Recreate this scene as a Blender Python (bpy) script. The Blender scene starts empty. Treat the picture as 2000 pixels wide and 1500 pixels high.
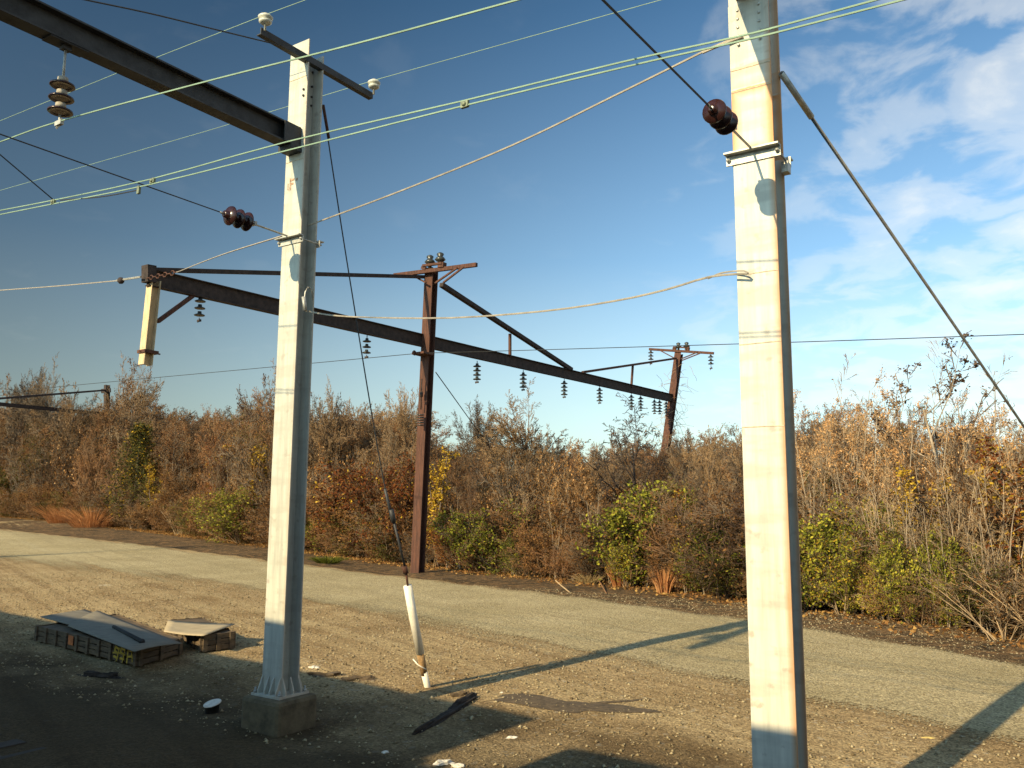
import bpy, math, random
import numpy as np
from mathutils import Vector, Matrix
rnd = random.Random(7)
npr = np.random.RandomState(11)
sc = bpy.context.scene
C = sc.collection

# ------------------------------------------------------------------ camera
FPX = 1650.0; TH = math.radians(8.04); RO = 0.0065; CH = 3.0
_c, _s = math.cos(TH), math.sin(TH)
cF = np.array([0, _c, _s]); _u = np.array([0, -_s, _c]); _r = np.array([1., 0, 0])
cR = _r*math.cos(RO) + _u*math.sin(RO); cU = _u*math.cos(RO) - _r*math.sin(RO)
CAM = np.array([0, 0, CH])
cam = bpy.data.cameras.new('camera'); camo = bpy.data.objects.new('camera', cam); C.objects.link(camo)
cam.sensor_width = 36; cam.lens = 36*FPX/2000; cam.clip_end = 6000; cam.clip_start = 0.05
M = Matrix(((cR[0], cU[0], -cF[0]), (cR[1], cU[1], -cF[1]), (cR[2], cU[2], -cF[2]))).to_4x4()
M.translation = Vector(CAM); camo.matrix_world = M
sc.camera = camo

# ------------------------------------------------------------------ sky, sun, exposure
SUN_EL = 27.0; SH_AZ = 41.6            # shadows run towards this azimuth (clockwise from +Y)
sun_az = SH_AZ + 180
w = bpy.data.worlds.new('World'); sc.world = w; w.use_nodes = True
nt = w.node_tree; nt.nodes.clear()
def N(nt, t, **k):
    n = nt.nodes.new(t)
    for a, b in k.items():
        if a[0] == 'i' and a[1:].isdigit(): n.inputs[int(a[1:])].default_value = b
        else: setattr(n, a, b)
    return n
def ramp(nt, fac, stops, interp='LINEAR'):
    n = nt.nodes.new('ShaderNodeValToRGB'); cr = n.color_ramp; cr.interpolation = interp
    while len(cr.elements) < len(stops): cr.elements.new(.5)
    for e, (p, c) in zip(cr.elements, stops):
        e.position = p; e.color = (*c, 1) if hasattr(c, '__len__') else (c, c, c, 1)
    nt.links.new(fac, n.inputs[0]); return n.outputs[0]
def mth(nt, op, a, b=None, clamp=False):
    n = nt.nodes.new('ShaderNodeMath'); n.operation = op; n.use_clamp = clamp
    for i, v in enumerate((a, b)):
        if v is None: continue
        if isinstance(v, (int, float)): n.inputs[i].default_value = v
        else: nt.links.new(v, n.inputs[i])
    return n.outputs[0]
def mixc(nt, f, a, b, mode='MIX'):
    n = nt.nodes.new('ShaderNodeMix'); n.data_type = 'RGBA'; n.blend_type = mode
    for i, v in ((0, f), (6, a), (7, b)):
        if isinstance(v, (int, float)): n.inputs[i].default_value = v
        elif isinstance(v, tuple): n.inputs[i].default_value = (*v, 1)
        else: nt.links.new(v, n.inputs[i])
    return n.outputs[2]
sky = N(nt, 'ShaderNodeTexSky', sky_type='NISHITA', sun_disc=False, sun_elevation=math.radians(SUN_EL),
        sun_rotation=math.radians(sun_az), air_density=1.0, dust_density=1.2, ozone_density=2.2, altitude=50)
geo = N(nt, 'ShaderNodeTexCoord')
sep = N(nt, 'ShaderNodeSeparateXYZ'); nt.links.new(geo.outputs['Generated'], sep.inputs[0])
zz = mth(nt, 'ADD', mth(nt, 'MAXIMUM', sep.outputs[2], 0.0), 0.22)
cmb = N(nt, 'ShaderNodeCombineXYZ')
nt.links.new(mth(nt, 'DIVIDE', sep.outputs[0], zz), cmb.inputs[0])
nt.links.new(mth(nt, 'DIVIDE', sep.outputs[1], zz), cmb.inputs[1])
mp = N(nt, 'ShaderNodeMapping'); nt.links.new(cmb.outputs[0], mp.inputs[0])
mp.inputs['Location'].default_value = (3.1, 1.7, 0); mp.inputs['Rotation'].default_value = (0, 0, .5); mp.inputs['Scale'].default_value = (1.0, 1.0, 1)
n1 = N(nt, 'ShaderNodeTexNoise'); nt.links.new(mp.outputs[0], n1.inputs['Vector'])
n1.inputs['Scale'].default_value = 6.2; n1.inputs['Detail'].default_value = 9; n1.inputs['Roughness'].default_value = .54; n1.inputs['Distortion'].default_value = .35
n2 = N(nt, 'ShaderNodeTexNoise'); nt.links.new(mp.outputs[0], n2.inputs['Vector']); n2.inputs['Scale'].default_value = .55; n2.inputs['Detail'].default_value = 3
# cloud bank lies to the right (east) of the view and goes on behind it
side = mth(nt, 'SUBTRACT', mth(nt, 'MULTIPLY', sep.outputs[0], 1.0), mth(nt, 'MULTIPLY', sep.outputs[1], .12))
bank = ramp(nt, mth(nt, 'ADD', side, mth(nt, 'MULTIPLY', mth(nt, 'SUBTRACT', n2.outputs[0], .5), .35)), [(0.0, 0.0), (.18, .55), (.42, 1.0)])
cl = mth(nt, 'ADD', mth(nt, 'MULTIPLY', n1.outputs[0], 1.0), mth(nt, 'MULTIPLY', bank, .20))
cov = ramp(nt, cl, [(.57, 0.0), (.72, .32), (.92, .62)], 'EASE')
cov = mth(nt, 'MULTIPLY', cov, mth(nt, 'ADD', mth(nt, 'MULTIPLY', bank, .93), .05))
_a, _e = math.radians(sun_az), math.radians(SUN_EL)
dp = N(nt, 'ShaderNodeVectorMath', operation='DOT_PRODUCT'); nt.links.new(geo.outputs['Generated'], dp.inputs[0])
dp.inputs[1].default_value = (math.sin(_a)*math.cos(_e), math.cos(_a)*math.cos(_e), math.sin(_e))
pol = mth(nt, 'POWER', mth(nt, 'SUBTRACT', 1.0, mth(nt, 'MULTIPLY', dp.outputs['Value'], dp.outputs['Value'])), 2.2)
pol = mth(nt, 'SUBTRACT', 1.0, mth(nt, 'MULTIPLY', pol, .74))
horiz = ramp(nt, sep.outputs[2], [(0.0, 1.0), (.10, .78), (.28, .22), (.55, 0.0)])
skyc = mixc(nt, 1.0, sky.outputs[0], (0.90, 1.42, 1.58), 'MULTIPLY')
skyc = mixc(nt, mth(nt, 'MULTIPLY', horiz, .60), skyc, (8.9, 9.0, 6.6))
skyc = mixc(nt, 1.0, skyc, pol, 'MULTIPLY')
skyc = mixc(nt, cov, skyc, (7.9, 7.6, 6.8))
bg = N(nt, 'ShaderNodeBackground'); nt.links.new(skyc, bg.inputs[0]); bg.inputs[1].default_value = 0.098
wo = N(nt, 'ShaderNodeOutputWorld'); nt.links.new(bg.outputs[0], wo.inputs[0])

sd = bpy.data.lights.new('sun', 'SUN'); sd.energy = 5.0; sd.angle = math.radians(.53); sd.color = (1, .785, .455)
so = bpy.data.objects.new('sun', sd); C.objects.link(so)
a = math.radians(sun_az); e = math.radians(SUN_EL)
sdir = Vector((math.sin(a)*math.cos(e), math.cos(a)*math.cos(e), math.sin(e)))
so.rotation_euler = sdir.to_track_quat('Z', 'Y').to_euler(); so.location = sdir*60
sc.view_settings.view_transform = 'Standard'; sc.view_settings.look = 'None'
sc.view_settings.exposure = 0.62; sc.view_settings.gamma = 1; sc.view_settings.use_curve_mapping = False
sc.render.engine = 'CYCLES'

# ------------------------------------------------------------------ measuring helpers
def ray(x, y): return cF*FPX + cR*(x-1000) + cU*(750-y)
def gz(x, y):
    base = 0.02*min(max(0.0, y-45), 110)
    return base + .022*math.sin(.9*x+.3*y)*math.sin(.33*y-.2*x+1) + .02*math.sin(2.1*x-1.3*y+.5)
def G(x, y):
    d = ray(x, y); z = 0.0
    for _ in range(12):
        t = (z-CH)/d[2] if d[2] < -1 else 250/d[1]
        p = CAM + d*t; z = .6*z+.4*gz(p[0], p[1])
    p[2] = gz(p[0], p[1]); return p
def D(x, y, Y): d = ray(x, y); return CAM + d*(Y/d[1])
aP = math.radians(33.6)
P = np.array([math.sin(aP), math.cos(aP), 0]); T = np.array([-math.cos(aP), math.sin(aP), 0]); Z = np.array([0, 0, 1.])
def onP(x, y, k): d = ray(x, y); return CAM + d*(k/(d@P))      # vertical plane along the tracks
def onT(x, y, k): d = ray(x, y); return CAM + d*((k)/(d@T))    # vertical plane across the tracks
def PT(p, t, z=0): return P*p + T*t + Z*z

# ------------------------------------------------------------------ mesh helpers
def tag(o, label=None, cat=None, group=None, kind=None):
    if label: o['label'] = label
    if cat: o['category'] = cat
    if group: o['group'] = group
    if kind: o['kind'] = kind
    return o
def thing(name, loc, label, cat, group=None):
    o = bpy.data.objects.new(name, None); C.objects.link(o); o.location = Vector(loc); o.empty_display_size = .3
    return tag(o, label, cat, group)
class MB:
    def __init__(s): s.v = []; s.f = []; s.m = []; s.mi = 0; s.smooth = []; s.sm = False
    def add(s, vs, fs):
        b = len(s.v); s.v += [tuple(map(float, q)) for q in vs]
        for f in fs: s.f.append(tuple(b+i for i in f)); s.m.append(s.mi); s.smooth.append(s.sm)
        return s
    def box(s, c, hx, hy, hz, ax=None, ay=None, az=None):
        ax = np.array(ax if ax is not None else (1, 0, 0), float); ay = np.array(ay if ay is not None else (0, 1, 0), float); az = np.array(az if az is not None else (0, 0, 1), float)
        c = np.array(c, float); vs = []
        for k in (-1, 1):
            for j in (-1, 1):
                for i in (-1, 1): vs.append(c+ax*hx*i+ay*hy*j+az*hz*k)
        return s.add(vs, [(0, 2, 3, 1), (4, 5, 7, 6), (0, 1, 5, 4), (2, 6, 7, 3), (0, 4, 6, 2), (1, 3, 7, 5)])
    def sbox(s, c, hp, ht, hz): return s.box(c, ht, hp, hz, -T, P, Z)     # structure-aligned box: half sizes along P, T, Z
    def extr(s, p0, p1, prof, side):
        p0 = np.array(p0, float); p1 = np.array(p1, float); a = p1-p0; a /= np.linalg.norm(a)
        x = np.array(side, float); x = x-a*(x@a); x /= np.linalg.norm(x); y = np.cross(a, x); n = len(prof)
        vs = [p0+x*u+y*v for u, v in prof]+[p1+x*u+y*v for u, v in prof]
        return s.add(vs, [(i, (i+1) % n, n+(i+1) % n, n+i) for i in range(n)]+[tuple(range(n))[::-1], tuple(range(n, 2*n))])
    def tube(s, pts, r, n=6, r1=None, cap=True):
        pts = [np.array(p, float) for p in pts]; m = len(pts); vs = []
        rr = [r+(r1-r)*i/(m-1) if r1 is not None else r for i in range(m)]
        for i, p in enumerate(pts):
            a = pts[min(i+1, m-1)]-pts[max(i-1, 0)]; a /= max(np.linalg.norm(a), 1e-9)
            x = np.cross(a, (0.13, .21, 1) if abs(a[2]) < .9 else (1, .1, 0)); x /= np.linalg.norm(x); y = np.cross(a, x)
            for k in range(n):
                t = 2*math.pi*k/n; vs.append(p+(x*math.cos(t)+y*math.sin(t))*rr[i])
        fs = [(i*n+k, i*n+(k+1) % n, (i+1)*n+(k+1) % n, (i+1)*n+k) for i in range(m-1) for k in range(n)]
        if cap: fs += [tuple(range(n))[::-1], tuple(range((m-1)*n, m*n))]
        o = s.sm; s.sm = n > 5; s.add(vs, fs); s.sm = o; return s
    def lathe(s, o, a, prof, n=14):
        o = np.array(o, float); a = np.array(a, float); a /= np.linalg.norm(a)
        x = np.cross(a, (0.13, .21, 1) if abs(a[2]) < .9 else (1, .1, 0)); x /= np.linalg.norm(x); y = np.cross(a, x)
        vs = [o+a*h+(x*math.cos(2*math.pi*k/n)+y*math.sin(2*math.pi*k/n))*r for r, h in prof for k in range(n)]
        m = len(prof); fs = [(i*n+k, i*n+(k+1) % n, (i+1)*n+(k+1) % n, (i+1)*n+k) for i in range(m-1) for k in range(n)]
        fs += [tuple(range(n))[::-1], tuple(range((m-1)*n, m*n))]
        q = s.sm; s.sm = True; s.add(vs, fs); s.sm = q; return s
    def mesh(s, name, mats, off=(0, 0, 0)):
        me = bpy.data.meshes.new(name); o = np.array(off, float)
        me.from_pydata([tuple(np.array(q)-o) for q in s.v], [], s.f)
        for m in (mats if isinstance(mats, (list, tuple)) else [mats]): me.materials.append(m)
        me.polygons.foreach_set('material_index', s.m); me.polygons.foreach_set('use_smooth', s.smooth); me.update()
        return me
    def build(s, name, mats, parent=None, loc=None, bevel=0):
        off = np.array(parent.location) if parent and parent.parent is None else np.array(loc if loc is not None else (0, 0, 0), float)
        if parent is not None and parent.parent is not None: off = np.array(parent.parent.location)
        o = bpy.data.objects.new(name, s.mesh(name, mats, off)); C.objects.link(o)
        if parent is not None: o.parent = parent
        elif loc is not None: o.location = Vector(loc)
        if bevel:
            b = o.modifiers.new('bevel', 'BEVEL'); b.width = bevel; b.segments = 2; b.limit_method = 'ANGLE'
        return o
def rawmesh(name, V, Fq, mats, midx=None, smooth=False):
    me = bpy.data.meshes.new(name); V = np.asarray(V, np.float32); Fq = np.asarray(Fq, np.int32)
    me.vertices.add(len(V)); me.vertices.foreach_set('co', V.ravel())
    k = Fq.shape[1]; me.loops.add(Fq.size); me.loops.foreach_set('vertex_index', Fq.ravel())
    me.polygons.add(len(Fq)); me.polygons.foreach_set('loop_start', np.arange(0, Fq.size, k, dtype=np.int32))
    if midx is not None: me.polygons.foreach_set('material_index', np.asarray(midx, np.int32))
    for m in mats: me.materials.append(m)
    me.update(calc_edges=True); me.validate()
    if smooth: me.polygons.foreach_set('use_smooth', np.ones(len(Fq), bool))
    return me
def HP(wf, d, tf=.018, tw=.014):   # I profile: flanges are wide along u, depth d along v
    a, b = wf/2, d/2; t = tw/2
    return [(-a, -b), (a, -b), (a, -b+tf), (t, -b+tf), (t, b-tf), (a, b-tf), (a, b), (-a, b), (-a, b-tf), (-t, b-tf), (-t, -b+tf), (-a, -b+tf)]
def LP(w, t=.012): return [(0, 0), (w, 0), (w, t), (t, t), (t, w), (0, w)]
def RP(a, b): return [(-a/2, -b/2), (a/2, -b/2), (a/2, b/2), (-a/2, b/2)]

# ------------------------------------------------------------------ materials
def mat(name, col, rough=.8, metal=0, var=.25, scale=6, bump=0, bscale=40, col2=None, streak=None):
    m = bpy.data.materials.new(name); m.use_nodes = True; t = m.node_tree; b = t.nodes['Principled BSDF']
    tc = N(t, 'ShaderNodeTexCoord'); mp = N(t, 'ShaderNodeMapping'); t.links.new(tc.outputs['Object'], mp.inputs[0])
    if streak: mp.inputs['Scale'].default_value = streak
    n = N(t, 'ShaderNodeTexNoise'); t.links.new(mp.outputs[0], n.inputs['Vector']); n.inputs['Scale'].default_value = scale; n.inputs['Detail'].default_value = 6; n.inputs['Roughness'].default_value = .65
    c2 = col2 or tuple(c*(1-var*1.6) for c in col); c1 = tuple(min(1, c*(1+var)) for c in col) if not col2 else col
    out = ramp(t, n.outputs[0], [(.32, c2), (.66, c1)])
    t.links.new(out, b.inputs['Base Color']); b.inputs['Roughness'].default_value = rough; b.inputs['Metallic'].default_value = metal
    if bump:
        n3 = N(t, 'ShaderNodeTexNoise'); t.links.new(tc.outputs['Object'], n3.inputs['Vector']); n3.inputs['Scale'].default_value = bscale; n3.inputs['Detail'].default_value = 5
        bp = N(t, 'ShaderNodeBump'); bp.inputs['Strength'].default_value = bump; bp.inputs['Distance'].default_value = .01
        t.links.new(n3.outputs[0], bp.inputs['Height']); t.links.new(bp.outputs[0], b.inputs['Normal'])
    return m
def twigmat(name, col, grey, dark):
    m = bpy.data.materials.new(name); m.use_nodes = True; t = m.node_tree; b = t.nodes['Principled BSDF']
    oi = N(t, 'ShaderNodeObjectInfo'); g = N(t, 'ShaderNodeNewGeometry')
    n = N(t, 'ShaderNodeTexNoise'); t.links.new(g.outputs['Position'], n.inputs['Vector']); n.inputs['Scale'].default_value = .55; n.inputs['Detail'].default_value = 3
    k = mth(t, 'ADD', mth(t, 'MULTIPLY', oi.outputs['Random'], .8), mth(t, 'MULTIPLY', mth(t, 'SUBTRACT', n.outputs[0], .4), .8))
    c = ramp(t, k, [(.08, dark), (.38, grey), (.62, col), (.95, tuple(min(1, q*1.35) for q in col))])
    c = mixc(t, .7, c, ramp(t, g.outputs['Random Per Island'], [(0.0, .6), (1.0, 1.4)]), 'MULTIPLY')
    t.links.new(c, b.inputs['Base Color']); b.inputs['Roughness'].default_value = .95; return m
def leafmat(name, c1, c2, c3=None, trans=.25, scale=.9):
    m = bpy.data.materials.new(name); m.use_nodes = True; t = m.node_tree; t.nodes.clear()
    g = N(t, 'ShaderNodeNewGeometry'); oi = N(t, 'ShaderNodeObjectInfo')
    n = N(t, 'ShaderNodeTexNoise'); t.links.new(g.outputs['Position'], n.inputs['Vector']); n.inputs['Scale'].default_value = scale; n.inputs['Detail'].default_value = 2
    rnd_i = mth(t, 'ADD', mth(t, 'MULTIPLY', g.outputs['Random Per Island'], .55), mth(t, 'MULTIPLY', n.outputs[0], .5))
    rnd_i = mth(t, 'ADD', rnd_i, mth(t, 'MULTIPLY', mth(t, 'SUBTRACT', oi.outputs['Random'], .5), .3))
    c = ramp(t, rnd_i, [(.15, c1), (.55, c2), (.9, c3 or c2)])
    d = N(t, 'ShaderNodeBsdfDiffuse'); tr = N(t, 'ShaderNodeBsdfTranslucent'); mx = N(t, 'ShaderNodeMixShader'); mx.inputs[0].default_value = trans
    t.links.new(c, d.inputs[0]); t.links.new(c, tr.inputs[0]); t.links.new(d.outputs[0], mx.inputs[1]); t.links.new(tr.outputs[0], mx.inputs[2])
    o = N(t, 'ShaderNodeOutputMaterial'); t.links.new(mx.outputs[0], o.inputs[0]); return m
def polemat(name, rust_edge, rust_bands, base=(.62, .61, .52), grey=(.42, .42, .36), wf=.37):
    """weathered white steel; local frame turned so x runs along the flange, z up"""
    m = bpy.data.materials.new(name); m.use_nodes = True; t = m.node_tree; b = t.nodes['Principled BSDF']
    tc = N(t, 'ShaderNodeTexCoord'); mp = N(t, 'ShaderNodeMapping'); t.links.new(tc.outputs['Object'], mp.inputs[0]); mp.inputs['Rotation'].default_value = (0, 0, aP)
    s = N(t, 'ShaderNodeSeparateXYZ'); t.links.new(mp.outputs[0], s.inputs[0])
    m2 = N(t, 'ShaderNodeMapping'); t.links.new(mp.outputs[0], m2.inputs[0]); m2.inputs['Scale'].default_value = (9, 9, .7)
    n = N(t, 'ShaderNodeTexNoise'); t.links.new(m2.outputs[0], n.inputs['Vector']); n.inputs['Scale'].default_value = 1.3; n.inputs['Detail'].default_value = 7; n.inputs['Roughness'].default_value = .7
    c = ramp(t, n.outputs[0], [(.3, grey), (.6, base)])
    nb = N(t, 'ShaderNodeTexNoise'); t.links.new(mp.outputs[0], nb.inputs['Vector']); nb.inputs['Scale'].default_value = 7; nb.inputs['Detail'].default_value = 6
    # scattered scuffs
    sp = ramp(t, nb.outputs[0], [(.60, 0.0), (.68, 1.0)])
    c = mixc(t, mth(t, 'MULTIPLY', sp, .7), c, (.33, .30, .25))
    m3 = N(t, 'ShaderNodeMapping'); t.links.new(mp.outputs[0], m3.inputs[0]); m3.inputs['Scale'].default_value = (1, 1, 5)
    n5 = N(t, 'ShaderNodeTexNoise'); t.links.new(m3.outputs[0], n5.inputs['Vector']); n5.inputs['Scale'].default_value = 1.1; n5.inputs['Detail'].default_value = 4
    c = mixc(t, mth(t, 'MULTIPLY', ramp(t, n5.outputs[0], [(.50, 0.0), (.62, 1.0)]), .55), c, (.36, .35, .30))
    if rust_edge:
        ex = mth(t, 'ADD', s.outputs[0], mth(t, 'MULTIPLY', mth(t, 'SUBTRACT', n.outputs[0], .5), .10))
        f = ramp(t, mth(t, 'ADD', ex, .5), [(.5+wf/2-.055, 0.0), (.5+wf/2-.004, 1.0)])
        c = mixc(t, mth(t, 'MULTIPLY', f, rust_edge), c, (.45, .21, .07))
    for z0, z1, k in rust_bands:
        mid, hw = (z0+z1)/2, (z1-z0)/2
        dz = mth(t, 'ABSOLUTE', mth(t, 'SUBTRACT', s.outputs[2], mid)); dx = mth(t, 'ABSOLUTE', s.outputs[0])
        q = mth(t, 'MAXIMUM', mth(t, 'SUBTRACT', dz, hw), mth(t, 'SUBTRACT', dx, wf/2))
        q = mth(t, 'ADD', q, mth(t, 'MULTIPLY', mth(t, 'SUBTRACT', nb.outputs[0], .5), .06))
        f = ramp(t, mth(t, 'ADD', q, .5), [(.40, 0.0), (.5, 1.0), (.512, 0.0)])
        inside = mth(t, 'LESS_THAN', dz, hw+.01)
        c = mixc(t, mth(t, 'MULTIPLY', mth(t, 'MULTIPLY', f, inside), k), c, (.55, .25, .08))
    t.links.new(c, b.inputs['Base Color']); b.inputs['Roughness'].default_value = .62
    bp = N(t, 'ShaderNodeBump'); bp.inputs['Strength'].default_value = .25; bp.inputs['Distance'].default_value = .004
    t.links.new(nb.outputs[0], bp.inputs['Height']); t.links.new(bp.outputs[0], b.inputs['Normal'])
    return m
mWhite = polemat('white_steel', .18, [], base=(.50, .51, .44), grey=(.33, .34, .30))
mWhiteR = polemat('white_steel_rusting', .8, [(6.17, 6.80, .95), (6.82, 7.02, .4)])
mGalv = mat('galvanised', (.42, .42, .38), .55, .5, .25, 12, .2)
mDark = mat('dark_painted_steel', (.035, .036, .037), .6, .1, .35, 5, .3)
mRust = mat('rusty_steel', (.078, .030, .017), .85, 0, .35, 3, .5, 60, streak=(4, 4, .5))
mRustD = mat('dark_rusty_steel', (.038, .026, .022), .85, 0, .4, 5, .5, 60)
mTan = mat('ochre_weathered_paint', (.56, .43, .25), .8, 0, .2, 4, .3, streak=(3, 3, .6))
mWireG = mat('oxidised_copper_wire', (.26, .385, .285), .6, 0, .15, 3)
mClamp = mat('dull_bronze', (.16, .19, .13), .6, .2, .3, 20)
mWireD = mat('dark_wire', (.035, .037, .04), .6, .2, .2, 3)
mGreyC = mat('dull_grey_cable', (.15, .15, .145), .7, .1, .25, 8)
mCable = mat('grey_steel_cable', (.42, .38, .31), .55, .3, .2, 8)
mPorc = mat('brown_porcelain', (.034, .013, .011), .22, 0, .2, 8)
mPorcD = mat('dark_porcelain', (.035, .04, .038), .3, 0, .2, 8)
mCap = mat('cement_cap', (.34, .31, .25), .8, 0, .2, 20)
mPinW = mat('pale_porcelain', (.52, .53, .46), .35, 0, .15, 20)
mConc = mat('old_concrete', (.12, .095, .055), .95, 0, .3, 5, .8, 30)
mPlastic = mat('white_plastic', (.80, .77, .66), .5, 0, .08, 5)
mPeel = mat('weathered_wrap', (.34, .21, .09), .85, 0, .4, 14, .5)
mWood = mat('weathered_timber', (.11, .078, .045), .85, 0, .35, 3, .4, 50, streak=(1, 1, 6))
mPly = mat('grey_plywood', (.17, .155, .12), .8, 0, .2, 3, .2, 60, streak=(1, 6, 1))
mPly2 = mat('tan_plywood', (.40, .33, .21), .8, 0, .2, 3, .2, 60, streak=(1, 6, 1))
mSoil = mat('dark_soil', (.095, .068, .038), 1, 0, .4, 14, .9)
mStickShade = mat('stick_and_shade', (.030, .022, .016), .95, 0, .5, 14, .8)
mBlack = mat('black_rubber', (.018, .017, .016), .8, 0, .3, 10, .3)
mYel = mat('yellow_spray_paint', (.46, .31, .03), .7, 0, .1, 20)
mOr = mat('orange_paint', (.45, .14, .04), .8, 0, .2, 10)
mTrash = mat('dirty_white_litter', (.66, .62, .53), .7, 0, .15, 12)
mSteelRail = mat('rail_steel', (.06, .045, .035), .7, 0, .3, 5, .3)
mSleeper = mat('old_timber_sleeper', (.05, .04, .03), .9, 0, .2, 6, .4)
mBark = mat('bark', (.135, .100, .072), .95, 0, .35, 2)
mBarkP = mat('pale_bark', (.34, .27, .19), .95, 0, .25, 2)
mTwig = twigmat('twig_brown', (.23, .150, .078), (.165, .128, .090), (.075, .052, .034))
mTwigR = twigmat('twig_reddish', (.22, .112, .050), (.185, .132, .078), (.085, .048, .028))
mTwigD = mat('twig_dark', (.055, .040, .032), .95, 0, .3, .8)
mTwigP = twigmat('twig_pale', (.38, .265, .145), (.27, .20, .125), (.14, .10, .065))
lBrown = leafmat('leaves_brown', (.07, .035, .014), (.18, .09, .035), (.33, .18, .065))
lTan = leafmat('seed_clusters_tan', (.38, .19, .07), (.58, .34, .15), (.72, .48, .25))
lRed = leafmat('leaves_rust_red', (.07, .025, .012), (.17, .055, .022), (.30, .13, .035))
lYel = leafmat('leaves_yellow', (.28, .17, .02), (.50, .32, .035), (.60, .42, .07))
lGrn = leafmat('leaves_green', (.04, .05, .012), (.12, .135, .022), (.24, .24, .035))
lYG = leafmat('leaves_yellow_green', (.11, .12, .02), (.31, .30, .04), (.52, .43, .06))
lOlive = leafmat('leaves_olive', (.05, .05, .014), (.12, .11, .03), (.21, .17, .05))
lCedar = leafmat('cedar_needles', (.030, .036, .012), (.075, .075, .024), (.15, .13, .04), .1)
lGrass = leafmat('dry_grass_orange', (.30, .12, .045), (.48, .22, .09), (.58, .32, .14))
lStraw = leafmat('dry_grass_straw', (.24, .17, .08), (.40, .29, .14), (.48, .36, .18))
lOpen = leafmat('leaves_dull_dark', (.06, .035, .025), (.11, .07, .045), (.20, .14, .09))
lLitter = leafmat('fallen_leaves', (.14, .06, .025), (.32, .17, .06), (.50, .33, .11))

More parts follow.
